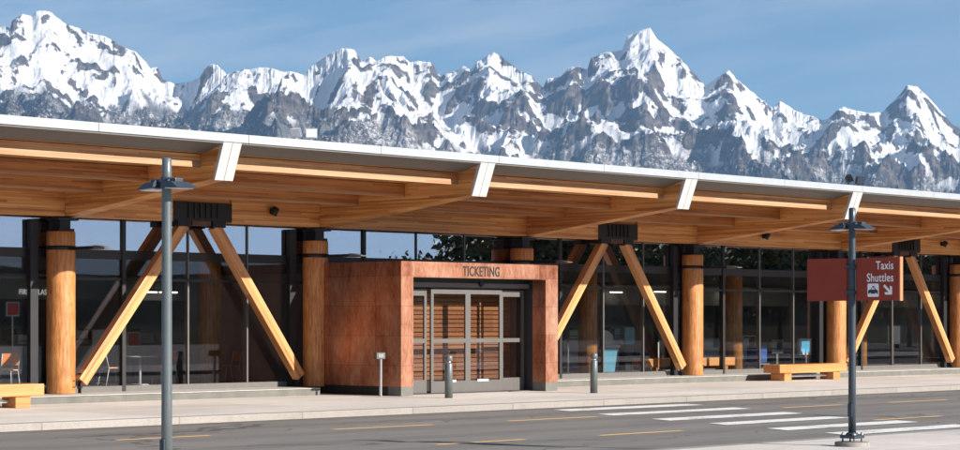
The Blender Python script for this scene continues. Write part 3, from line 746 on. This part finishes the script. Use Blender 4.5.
# stanchions
st0 = None
stl = [((47.95, 42.4), 'thin white stanchion with a small head just right of the entrance'), ((62.6, 42.3), 'thin white stanchion right of the lit blue screen'),
       ((51.8, 42.0), 'thin stanchion behind the bench on the plinth, left one'), ((53.4, 42.2), 'thin stanchion between the third column and the next pane')]
for (x, y), lab in stl:
    if st0 is None:
        st0 = thing('stanchion', lab, 'stanchion', (x, y, FZ), 0, 'queue stanchions')
        b_ = bmesh.new(); add_cyl(b_, 0, 0, 0.02, 0.95, 0.028, n=12); obj('post', b_, M['white'], st0)
        b_ = bmesh.new(); add_cyl(b_, 0, 0, 0, 0.02, 0.17, n=24); obj('foot', b_, M['bright'], st0)
        b_ = bmesh.new(); add_cyl(b_, 0, 0, 0.95, 1.0, 0.04, n=12); obj('head', b_, M['black'], st0)
    else: dup(st0, (x, y, FZ), 0, lab)
# added glowing bars replace unreadable signs and brighten the interior; more desk equipment
cl0 = None
for x, z, lab in ((35.55, 2.60, 'added glowing bar in place of a counter sign, above the cafe table, left of the lamp post'), (36.25, 2.60, 'added glowing bar in place of a counter sign, just right of the left lamp post'), (38.5, 2.62, 'added glowing bar in place of a counter sign, between the lamp post and the copper entrance'),
                  (55.6, 2.80, 'added glowing bar in place of a counter sign, in the window above the white kiosk'), (58.0, 2.84, 'added glowing bar in place of a counter sign, inside the right leg of the middle V brace'), (61.8, 2.84, 'added glowing bar in place of a counter sign, above the lit blue screen'), (67.5, 2.84, 'added glowing bar in place of a counter sign, in the far right window')):
    if cl0 is None:
        cl0 = thing('added_sign_bar', lab, 'lamp', (x, 46.9, z), 0, 'added glowing bars in place of counter signs')
        obj('housing', B((-0.30, 0.30, 0, 0.12, 0.0, 0.05)), M['black'], cl0); obj('sign_glow', B((-0.28, 0.28, -0.004, 0.10, -0.045, -0.001)), M['signglow'], cl0)
        obj('cord', B((-0.2, -0.19, 0.05, 0.06, 0.05, 0.40), (0.19, 0.2, 0.05, 0.06, 0.05, 0.40)), M['black'], cl0)
    else: dup(cl0, (x, 46.9, z), 0, lab)
for x, w_, h_, mt, lab in ((29.2, 0.5, 0.3, 'white', 'white printer on the far left counter behind the first column'), (31.1, 0.35, 0.25, 'white', 'small white box at the right end of the far left counter'), (32.9, 0.45, 0.35, 'white', 'white printer on the counter behind the left diagonal brace'),
                     (38.6, 0.5, 0.3, 'white', 'white printer on the counter behind the leg of the left V brace'), (40.3, 0.3, 0.42, 'kblue', 'blue folder box on the counter left of the copper entrance'),
                     (54.1, 0.5, 0.3, 'white', 'white printer on the counter behind the striped windows'), (56.4, 0.3, 0.35, 'kblue', 'blue folder box on the counter behind the lit column'), (61.0, 0.5, 0.3, 'white', 'white printer on the counter behind the taxi sign')):
    yb = 46.35 if x < 45 else 47.55
    t = thing('printer' if mt == 'white' else 'folder_box', lab, 'printer' if mt == 'white' else 'box', (x, yb, FZ+1.002))
    obj('body', B((-w_/2, w_/2, 0, 0.35, 0, h_), bev=0.02), M[mt], t); obj('tray', B((-w_/2+.04, w_/2-.04, -0.06, -0.002, h_*0.3, h_*0.36)), M['black'], t)
# interior wall lettering
isg = thing('counter_sign', 'white FIRST CLASS lettering above the counters behind the first column', 'sign', (31.5, 47.19, 2.48))
text_mesh('lettering', 'FIRST CLASS', 0.20, M['ilet'], isg, (0, -0.01, 0), (R(90), 0, 0), 0.88, 0.003)

# roof floodlights
def flood(label, x, yaw, tilt, mat, z=5.56, sc=1.0, grp='white floodlights on the roof edge', rt=None):
    t = thing('floodlight', label, 'floodlight', (x, 33.45, z), yaw, grp); t.scale = (sc, sc, sc)
    b_ = bmesh.new(); add_box(b_, -0.02, 0.02, -0.02, 0.02, -0.03, 0.12); add_box(b_, -0.05, 0.05, -0.05, 0.05, -0.03, 0.0)
    obj('mount', b_, mat, t)
    hd = obj('housing', (lambda b_: (add_hex(b_, [(-0.10,0.06,-0.08),(0.10,0.06,-0.08),(0.10,0.06,0.08),(-0.10,0.06,0.08)], [(-0.15,-0.07,-0.12),(0.15,-0.07,-0.12),(0.15,-0.07,0.12),(-0.15,-0.07,0.12)]), b_)[1])(bmesh.new()), mat, t, (0, 0, 0.23), (tilt, 0, 0))
    obj('lens', B((-0.13, 0.13, -0.082, -0.0725, -0.10, 0.10), bev=0.004), M['lampglass'] if mat is M['white'] else M['icon'], hd)
flood('left of the two white floodlights on the roof edge, turned sideways', 29.20, R(-62), R(38), M['white'], sc=0.85)
flood('right of the two white floodlights on the roof edge, facing the street', 29.62, R(-46), R(8), M['white'], sc=0.85)
flood('left of the two small black floodlights on the roof edge above the taxi sign', 49.72, R(55), R(-30), M['black'], 5.55, 0.95, 'black floodlights on the roof edge')
flood('right of the two small black floodlights on the roof edge above the taxi sign', 50.25, R(-20), R(20), M['black'], 5.55, 0.95, 'black floodlights on the roof edge')

# ================================================================== TREES ACROSS THE STREET (seen mirrored in the glass)
def leaf_mesh(seed, n, rx, rz):
    rg = np.random.default_rng(seed)
    nc = 26
    cc = rg.normal(size=(nc, 3)); cc /= np.linalg.norm(cc, axis=1)[:, None]; cc *= rg.uniform(0.25, 0.85, (nc, 1))
    idx = rg.integers(0, nc, n); c = cc[idx] + rg.normal(scale=0.17, size=(n, 3))
    c[:, 0] *= rx; c[:, 1] *= rx; c[:, 2] = c[:, 2]*rz
    a = rg.normal(size=(n, 3)); a /= np.linalg.norm(a, axis=1)[:, None]; b = np.cross(a, rg.normal(size=(n, 3))); b /= np.linalg.norm(b, axis=1)[:, None]
    s = rg.uniform(0.12, 0.28, (n, 1))
    v = np.stack([c - a*s, c + b*s*0.6, c + a*s, c - b*s*0.6], 1).reshape(-1, 3)
    me = bpy.data.meshes.new('crown'); me.from_pydata(v.tolist(), [], [(4*i, 4*i+1, 4*i+2, 4*i+3) for i in range(n)]); me.materials.append(M['leaf']); return me
crowns = [leaf_mesh(1, 5000, 3.0, 3.4), leaf_mesh(2, 5000, 3.4, 2.8)]
rt = random.Random(3)
tr = [(79,-4),(84,-9),(90,-3),(96,-9),(101,-4),(107,-8),(114,-4),(121,-9),(128,-4),(136,-8),(145,-4),(154,-9),(99,-16),(111,-17),(124,-17),(140,-17)]
for i, (x, y) in enumerate(tr):
    h = (rt.uniform(5.0, 6.5) if x < 94 else rt.uniform(8.0, 10.5))
    t = thing('street_tree', 'leafy tree across the street, standing behind the photographer', 'tree', (x, y, -0.3), rt.uniform(0, 6), 'trees across the street')
    b_ = bmesh.new(); add_cyl(b_, 0, 0, 0, h*0.55, 0.20, 0.10, 12)
    for j in range(5):
        a = rt.uniform(0, 6.28); add_tube(b_, (0, 0, h*rt.uniform(0.3, 0.5)), (1.5*math.cos(a), 1.5*math.sin(a), h*rt.uniform(0.6, 0.8)), 0.07, 6, 0.03)
    obj('trunk', b_, M['bark'], t)
    c = bpy.data.objects.new('crown', crowns[i % 2]); COL.objects.link(c); c.parent = t; c.location = (0, 0, h*0.62); c.scale = (h/7, h/7, h/8.5)

# ================================================================== MOUNTAINS
def perlin(x, y, seed):
    rg = np.random.default_rng(seed); n = 512
    ang = rg.uniform(0, 2*np.pi, (n, n)); gx, gy = np.cos(ang), np.sin(ang)
    xi = np.floor(x).astype(np.int64); yi = np.floor(y).astype(np.int64); fx = x-xi; fy = y-yi
    u = fx*fx*fx*(fx*(fx*6-15)+10); v = fy*fy*fy*(fy*(fy*6-15)+10)
    def g(ix, iy, dx, dy):
        ix = ix % n; iy = iy % n; return gx[ix, iy]*dx + gy[ix, iy]*dy
    a = g(xi, yi, fx, fy); b = g(xi+1, yi, fx-1, fy); c = g(xi, yi+1, fx, fy-1); d = g(xi+1, yi+1, fx-1, fy-1)
    return (a*(1-u)+b*u)*(1-v) + (c*(1-u)+d*u)*v      # about -0.7..0.7
def ridged(x, y, seed, octv=8, gain=0.5, lac=2.03):
    s = np.zeros_like(x); amp = 1.0; tot = 0; w = np.ones_like(x)
    for o in range(octv):
        r = 1 - np.abs(perlin(x, y, seed+o))*1.9
        r = np.clip(r, 0, 1)**2 * w
        s += r*amp; tot += amp; w = np.clip(r*1.7, 0, 1); amp *= gain; x = x*lac + 3.1; y = y*lac + 1.7
    return s/tot
def fbm(x, y, seed, octv=5):
    s = np.zeros_like(x); a = 1.0
    for o in range(octv): s += a*perlin(x, y, seed+o); a *= 0.5; x = x*2.1+5; y = y*2.1+9
    return s
SKY = [(-420,70),(-260,62),(-120,50),(-60,40),(-20,33),(0,27.5),(6,26),(10,28.5),(12,21.5),(22,15),(32,17),(36,11),(43,9.5),(52,14.5),(66,24.5),(84,32),(101,35),(116,43),(136,53.5),(145,62),(150,68),(157.5,67),(163,79.5),(173,84),(183,85),(191,81),(199,77),(206,68),(211,65),(217,65),(227,75),(237,72),(255,68),(273,69),(295,73.5),(304,75.4),(311,66.7),(326,57),(342,49.5),(354,50),(363,62),(370,57),(376,61),(385,56),(395,57),(403,55.5),(410,62.7),(417,61.7),(432,63),(440,75),(453,71.7),(463,66),(471,70),(477,61.7),(485,57),(493,53),(503,58),(517,68),(533,78),(543,88),(547,80),(561,76.7),(568.5,68),(579,66),(587,70),(591,59),(607,52),(622,50),(627,36),(639,31.4),(650,29),(657,38),(671,50),(682,59),(693,73),(705,86),(718,78.7),(729,70),(740,82),(753,93),(773,108),(780,101.7),(793,110),(807,115),(817,118),(823,121.7),(833,115),(843,106.7),(857,111.7),(870,113),(883,111.7),(893,101.7),(907,87),(917,86.7),(927,95),(940,110),(953,125),(965,132),(985,138),(1010,126),(1050,135),(1120,150),(1240,138),(1420,150)]
MID = [(-420,120),(-260,112),(-50,95),(0,86),(40,92),(80,102),(120,112),(150,104),(185,101),(215,112),(250,122),(300,112),(335,97),(360,93),(400,108),(440,121),(480,131),(530,147),(565,138),(600,132),(650,141),(700,149),(735,138),(770,146),(830,168),(880,162),(930,166),(960,172),(1240,168),(1420,160)]
def interp(tab, px):
    t = np.array(tab, float); return np.interp(px, t[:,0], t[:,1])
NU, ND = 1500, 430
PXL, PXR = -300.0, 1270.0
px = np.linspace(PXL, PXR, NU)
tt = np.linspace(0, 1, ND); Dd = 8200 + 8200*tt
PX, DD = np.meshgrid(px, Dd, indexing='ij')
U = (PX-480)/F_PX; XX = U*DD
wx = 260*fbm(XX/1400, DD/1400, 50); wy = 260*fbm(XX/1400+40, DD/1400+11, 60)
D0 = 13400 + 500*fbm(px/160+3, px*0+0.5, 70, 3)[:, None]
S0 = np.interp(px, [p for p,_ in SKY], [q for _,q in SKY])
S0 = S0 - 2.2*fbm(px/17, px*0+0.3, 310, 5) - 1.3*np.abs(fbm(px/6, px*0+0.7, 320, 3))
kr = np.hanning(23); kr /= kr.sum()
Ssm = np.convolve(np.pad(S0, 11, mode='edge'), kr, 'valid')
Z0 = D0*(322 - Ssm)[:, None]/F_PX; ZH = D0*(Ssm - S0)[:, None]/F_PX
rdist = D0 - DD
front = np.clip(rdist, 0, None); back = np.clip(-rdist, 0, None)
crest = np.convolve(np.pad(Z0[:,0], 20, mode='edge'), np.ones(41)/41, 'valid')[:, None]
k = np.clip(front/1500, 0, 1)
zb0 = (Z0*(1-k) + crest*k) + ZH*np.exp(-front/150)*np.exp(-back/150) - 0.62*front + 0.15*np.clip(front-1700, 0, None) - 0.75*back
D1 = 11200 + 450*fbm(px/200+7, px*0+0.2, 80, 3)[:, None]
Z1 = D1*(322 - interp(MID, px))[:, None]/F_PX
f1 = np.clip(D1-DD, 0, None); b1 = np.clip(DD-D1, 0, None)
zb1 = Z1 - 0.42*f1 - 0.38*b1
sm = 60.0
zb = np.logaddexp(zb0/sm, zb1/sm)*sm
rn = ridged((XX+wx + 0.45*DD)/1350, (DD+wy - 0.3*XX)/1900, 100, 8, 0.5)
rn2 = ridged((XX-wy + 0.35*DD)/520, (DD+wx - 0.5*XX)/700, 130, 7, 0.6)
rn3 = ridged((XX-0.5*DD)/210, (DD+0.6*XX)/260, 150, 5, 0.6)
near = np.minimum(np.abs(rdist)/650, 1)
amp = 50 + 330*np.clip(near, 0, 1)
lowf = np.clip((zb - 250)/500, 0.15, 1)
Z = zb + lowf*(amp*(rn-0.42) + (35+95*near)*(rn2-0.4) + (26+30*near)*(rn3-0.4)) + 22*fbm(XX/95, DD/120, 170, 4)
# bring every column's skyline back to the traced one
for it in range(8):
    E = 322 - F_PX*(Z-EYE)/DD; top = E.min(axis=1); corr = top - S0
    if it % 2 == 0:
        corr = np.convolve(np.pad(corr, 11, mode='edge'), kr, 'valid'); w = np.exp(-(rdist/1400)**2)
    else:
        at_ = np.take_along_axis(rdist, E.argmin(axis=1)[:, None], 1)
        w = np.exp(-((rdist - at_)/170)**2)
    Z = Z + corr[:, None]*DD/F_PX*w
Z = np.maximum(Z, 30 + 20*fbm(XX/500, DD/500, 180, 3))
dzx = np.gradient(Z, axis=0)/np.gradient(XX, axis=0); dzy = np.gradient(Z, axis=1)/np.gradient(DD, axis=1)
slope = np.sqrt(dzx**2+dzy**2)
def blur(a, r):
    for ax in (0, 1):
        c = np.cumsum(np.pad(a, [(r+1, r) if i == ax else (0, 0) for i in (0, 1)], mode='edge'), axis=ax)
        n = a.shape[ax]
        a = (np.take(c, range(2*r+1, 2*r+1+n), axis=ax) - np.take(c, range(0, n), axis=ax))/(2*r+1)
    return a
cav = np.clip(blur(Z, 7) - Z, -14, 26); Zs = blur(Z, 2)
slope = np.sqrt((np.gradient(Zs, axis=0)/np.gradient(XX, axis=0))**2 + (np.gradient(Zs, axis=1)/np.gradient(DD, axis=1))**2)
E = 322 - F_PX*(Z-EYE)/DD
nf = fbm((XX+0.5*DD)/120, (DD-0.4*XX)/210, 200, 6)
nb = fbm(XX/600, DD/700, 220, 4)
lit_ = 0.0
snow = 0.93 - 0.75*(slope-1.0) + cav/26.0 + 0.75*nf + 0.35*nb - 2.3*(rn3-0.35) - 1.2*(rn2-0.35) + 0.6*fbm((XX+0.4*DD)/45, (DD-0.6*XX)/70, 240, 4) + 0.42*np.exp(-((E-S0[:,None])/8)**2)
BL = [(85,58,85,34,24,.55),(270,85,60,14,6,.5),(80,62,62,22,25,.7),(60,45,26,14,30,.5),(30,70,30,22,20,.45),(130,88,60,12,8,.5),(265,82,42,13,6,.6),(335,72,22,20,60,.4),(352,70,12,22,70,.5),(640,45,30,16,20,.8),(665,62,22,14,40,.5),(430,118,70,10,16,.8),(490,142,75,13,16,1.0),(190,100,60,10,8,.6),(725,118,46,14,16,1.1),(770,128,30,10,18,.7),(690,90,16,22,50,.3),(500,70,26,14,30,.45),(560,150,40,8,15,.1),(390,85,16,22,60,.3),(905,140,34,12,-35,.4),(930,120,26,14,35,.5),(880,150,40,9,10,.4),(850,128,18,10,20,.2),
      (72,57,26,6,35,-1.2),(105,68,36,5,14,-1.1),(75,82,26,5,35,-.9),(115,80,30,5,12,-.9),(14,22,7,7,0,-.8),(300,112,50,14,12,-1.0),(225,100,26,12,20,-.6),(435,88,34,14,0,-.6),(555,95,24,18,0,-.8),(600,100,26,20,0,-.8),(615,70,18,16,0,-.5),(650,90,20,22,0,-.5),(845,122,12,10,20,-1.0),(870,125,14,8,10,-.8),(470,95,14,18,0,-.5),(780,118,14,12,0,-.4),(900,110,20,10,50,-.5),(645,120,60,14,10,-.5)]
for cx, cy, rx, ry, an, am in BL:
    a = R(an); dx = PX-cx; dy = E-cy; p = dx*math.cos(a)+dy*math.sin(a); q = -dx*math.sin(a)+dy*math.cos(a)
    snow += am*np.exp(-((p/rx)**2 + (q/ry)**2)**1.3)
FL = [(-300,98),(0,92),(40,96),(70,104),(100,112),(110,107),(150,104),(200,108),(235,112),(262,118),(300,122),(345,118),(365,112),(390,116),(420,132),(460,146),(520,160),(548,150),(560,136),(600,134),(660,144),(700,150),(760,156),(830,168),(900,172),(960,178),(1270,175)]
fl = interp(FL, px)[:, None]
vis = (E < fl) & (rdist > -60)
snow = snow - np.quantile(snow[vis], 0.36) + 0.5
forest = np.clip((E - fl)/14 + 0.3 + 1.6*nf + 1.0*nb, 0, 0.88)
P = np.empty((NU, ND, 3)); P[..., 0] = DD*(VX + RX*U); P[..., 1] = DD*(VY + RY*U); P[..., 2] = Z
me = bpy.data.meshes.new('mountains')
me.vertices.add(NU*ND); me.vertices.foreach_set('co', P.reshape(-1).astype(np.float32))
ii = np.arange((NU-1)*(ND-1)); r_ = ii//(ND-1); c_ = ii % (ND-1); v0 = r_*ND + c_
q = np.stack([v0, v0+ND, v0+ND+1, v0+1], 1).astype(np.int32)
me.loops.add(q.size); me.loops.foreach_set('vertex_index', q.reshape(-1))
me.polygons.add(len(q)); me.polygons.foreach_set('loop_start', np.arange(0, q.size, 4, dtype=np.int32))
try: me.polygons.foreach_set('loop_total', np.full(len(q), 4, dtype=np.int32))
except Exception: pass
me.update(calc_edges=True); me.validate()
me.polygons.foreach_set('use_smooth', np.zeros(len(q), dtype=bool))
for nm, arr_ in (('snow', snow), ('forest', forest)):
    at = me.attributes.new(nm, 'FLOAT', 'POINT'); at.data.foreach_set('value', arr_.reshape(-1).astype(np.float32))
m, nt, bs = new_mat('mountain rock snow and forest'); co = objco(nt)
sa = N(nt, 'ShaderNodeAttribute', attribute_name='snow').outputs['Fac']; fa = N(nt, 'ShaderNodeAttribute', attribute_name='forest').outputs['Fac']
n1 = noise(nt, co, 0.016, 8, 0.82, (1, 1, 1.6)); n2 = noise(nt, co, 0.05, 4, 0.8); n3 = noise(nt, co, 0.0025, 4, 0.6)
rock = ramp(nt, n1, [(0.32, (0.03, 0.028, 0.03)), (0.5, (0.085, 0.074, 0.068)), (0.68, (0.26, 0.205, 0.165))])
sn = math_n(nt, 'ADD', sa, math_n(nt, 'MULTIPLY', math_n(nt, 'SUBTRACT', n1, 0.5), 3.8))
sf = ramp(nt, sn, [(0.42, (0, 0, 0)), (0.56, (1, 1, 1))])
col = mixc(nt, sf, rock, (0.70, 0.71, 0.73))
fs = math_n(nt, 'ADD', n2, math_n(nt, 'MULTIPLY', math_n(nt, 'SUBTRACT', n3, 0.5), 0.5))
fcol = ramp(nt, fs, [(0.44, (0.025, 0.03, 0.032)), (0.54, (0.095, 0.080, 0.068)), (0.64, (0.50, 0.50, 0.52))])
col = mixc(nt, fa, col, fcol)
nt.links.new(col, bs.inputs['Base Color']); bs.inputs['Roughness'].default_value = 0.9; bs.inputs['Specular IOR Level'].default_value = 0.1
bump(nt, bs, n1, 0.8, 22.0)
me.materials.append(m)
mo = bpy.data.objects.new('mountains', me); COL.objects.link(mo); tag(mo, kind='structure')

# low hills on the street side, seen only mirrored in the windows
bm = bmesh.new(); nh = 160
lo = []; hi = []; bk = []
for i in range(nh):
    a = -0.5 + 2.4*i/(nh-1)       # azimuth from -Y towards +X
    hgt = 78 + 16*math.sin(a*5.1+0.6) + 9*math.sin(a*13+2) + 4*math.sin(a*37)
    d = 2400
    lo.append(bm.verts.new((1100*math.sin(a), -1100*math.cos(a), -1))); hi.append(bm.verts.new((d*math.sin(a), -d*math.cos(a), max(30, hgt)))); bk.append(bm.verts.new((4000*math.sin(a), -4000*math.cos(a), -1)))
for i in range(nh-1):
    bm.faces.new((lo[i], lo[i+1], hi[i+1], hi[i])); bm.faces.new((hi[i], hi[i+1], bk[i+1], bk[i]))
struct('hills', bm, M['forest'])

# ================================================================== HAZE
HZD = 3.5e-5
if HZD:
    hz = obj('haze', B((-22000, 22000, -22000, 22000, -2.6, 2600)), None); tag(hz, kind='stuff')
    m = bpy.data.materials.new('pale air'); m.use_nodes = True; nt = m.node_tree; nt.nodes.clear()
    o_ = nt.nodes.new('ShaderNodeOutputMaterial'); v_ = nt.nodes.new('ShaderNodeVolumePrincipled')
    v_.inputs['Color'].default_value = (0.33, 0.60, 1.0, 1); v_.inputs['Density'].default_value = HZD; v_.inputs['Anisotropy'].default_value = 0.2
    nt.links.new(v_.outputs[0], o_.inputs['Volume']); hz.data.materials.append(m)

# ================================================================== SKY, SUN, CAMERA
w = bpy.data.worlds.new('World'); S.world = w; w.use_nodes = True; nt = w.node_tree; nt.nodes.clear()
sky = nt.nodes.new('ShaderNodeTexSky'); sky.sky_type = 'NISHITA'; sky.sun_disc = False
sx, sy = math.sin(SUN_AZ), -math.cos(SUN_AZ)
sky.sun_elevation = SUN_EL; sky.sun_rotation = math.atan2(sx, sy) % (2*math.pi)
sky.air_density = 1.0; sky.dust_density = 0.4; sky.ozone_density = 3.0; sky.altitude = 1900
tc = nt.nodes.new('ShaderNodeTexCoord')
vr = nt.nodes.new('ShaderNodeVectorRotate'); vr.rotation_type = 'Z_AXIS'; vr.inputs['Angle'].default_value = PSI
nt.links.new(tc.outputs['Generated'], vr.inputs['Vector'])
sp = nt.nodes.new('ShaderNodeSeparateXYZ'); nt.links.new(vr.outputs[0], sp.inputs[0])
yy = math_n(nt, 'MAXIMUM', math_n(nt, 'ABSOLUTE', sp.outputs[1]), 0.05)
uu = math_n(nt, 'DIVIDE', sp.outputs[0], yy); ww = math_n(nt, 'DIVIDE', sp.outputs[2], yy)
ws = math_n(nt, 'SUBTRACT', ww, math_n(nt, 'MULTIPLY', uu, 0.16))
cm = nt.nodes.new('ShaderNodeCombineXYZ'); nt.links.new(math_n(nt, 'MULTIPLY', uu, 5.0), cm.inputs[0]); nt.links.new(math_n(nt, 'MULTIPLY', ws, 34.0), cm.inputs[1])
n1 = noise(nt, cm.outputs[0], 1.0, 6, 0.62)
cm2 = nt.nodes.new('ShaderNodeCombineXYZ'); nt.links.new(math_n(nt, 'MULTIPLY', uu, 2.6), cm2.inputs[0]); nt.links.new(math_n(nt, 'MULTIPLY', ww, 6.0), cm2.inputs[1])
n2 = noise(nt, cm2.outputs[0], 1.0, 3, 0.5)
left = N(nt, 'ShaderNodeMapRange'); nt.links.new(uu, left.inputs[0]); left.inputs[1].default_value = 0.22; left.inputs[2].default_value = -0.18; left.inputs[3].default_value = 0.38; left.inputs[4].default_value = 1.0
cf = ramp(nt, math_n(nt, 'ADD', math_n(nt, 'MULTIPLY', n1, 0.7), math_n(nt, 'MULTIPLY', n2, 0.3)), [(0.43, (0, 0, 0)), (0.62, (1, 1, 1))])
cf = math_n(nt, 'MULTIPLY', math_n(nt, 'MULTIPLY', cf, left.outputs[0]), 0.85)
skt = mixc(nt, 1.0, sky.outputs[0], (0.86, 0.945, 0.94), 'MULTIPLY')
skc = mixc(nt, cf, skt, (6.0, 6.5, 7.1))
bh = N(nt, 'ShaderNodeMapRange'); nt.links.new(sp.outputs[1], bh.inputs[0]); bh.inputs[1].default_value = 0.1; bh.inputs[2].default_value = -0.5; bh.inputs[3].default_value = 0.0; bh.inputs[4].default_value = 0.85
bv = N(nt, 'ShaderNodeMapRange'); nt.links.new(sp.outputs[2], bv.inputs[0]); bv.inputs[1].default_value = 0.30; bv.inputs[2].default_value = 0.02; bv.inputs[3].default_value = 0.0; bv.inputs[4].default_value = 1.0
skc = mixc(nt, math_n(nt, 'MULTIPLY', bh.outputs[0], bv.outputs[0]), skc, (6.4, 5.7, 6.2))
bgn = nt.nodes.new('ShaderNodeBackground'); bgn.inputs['Strength'].default_value = 0.05
nt.links.new(skc, bgn.inputs['Color'])
wo = nt.nodes.new('ShaderNodeOutputWorld'); nt.links.new(bgn.outputs[0], wo.inputs['Surface'])

sl_ = bpy.data.lights.new('sun', 'SUN'); sl_.energy = 5.0; sl_.angle = R(0.5); sl_.color = (1.0, 0.925, 0.83)
so = bpy.data.objects.new('sun', sl_); COL.objects.link(so)
sd = Vector((math.cos(SUN_EL)*sx, math.cos(SUN_EL)*sy, math.sin(SUN_EL)))
so.rotation_euler = sd.to_track_quat('Z', 'Y').to_euler()

cam = bpy.data.cameras.new('camera'); co_ = bpy.data.objects.new('camera', cam); COL.objects.link(co_)
cam.sensor_fit = 'HORIZONTAL'; cam.sensor_width = 36; cam.lens = 36*F_PX/960; cam.shift_y = (322-225)/960
cam.clip_start = 0.1; cam.clip_end = 80000
co_.location = (0, 0, EYE)
co_.rotation_euler = Vector((-VX, -VY, 0)).to_track_quat('Z', 'Y').to_euler()
S.camera = co_
S.view_settings.view_transform = 'Standard'; S.view_settings.look = 'None'; S.view_settings.gamma = 1; S.view_settings.use_curve_mapping = False
S.view_settings.exposure = 1.15
S.render.engine = 'CYCLES'
S.cycles.max_bounces = 8; S.cycles.diffuse_bounces = 4; S.cycles.glossy_bounces = 4; S.cycles.transparent_max_bounces = 16; S.cycles.volume_bounces = 0
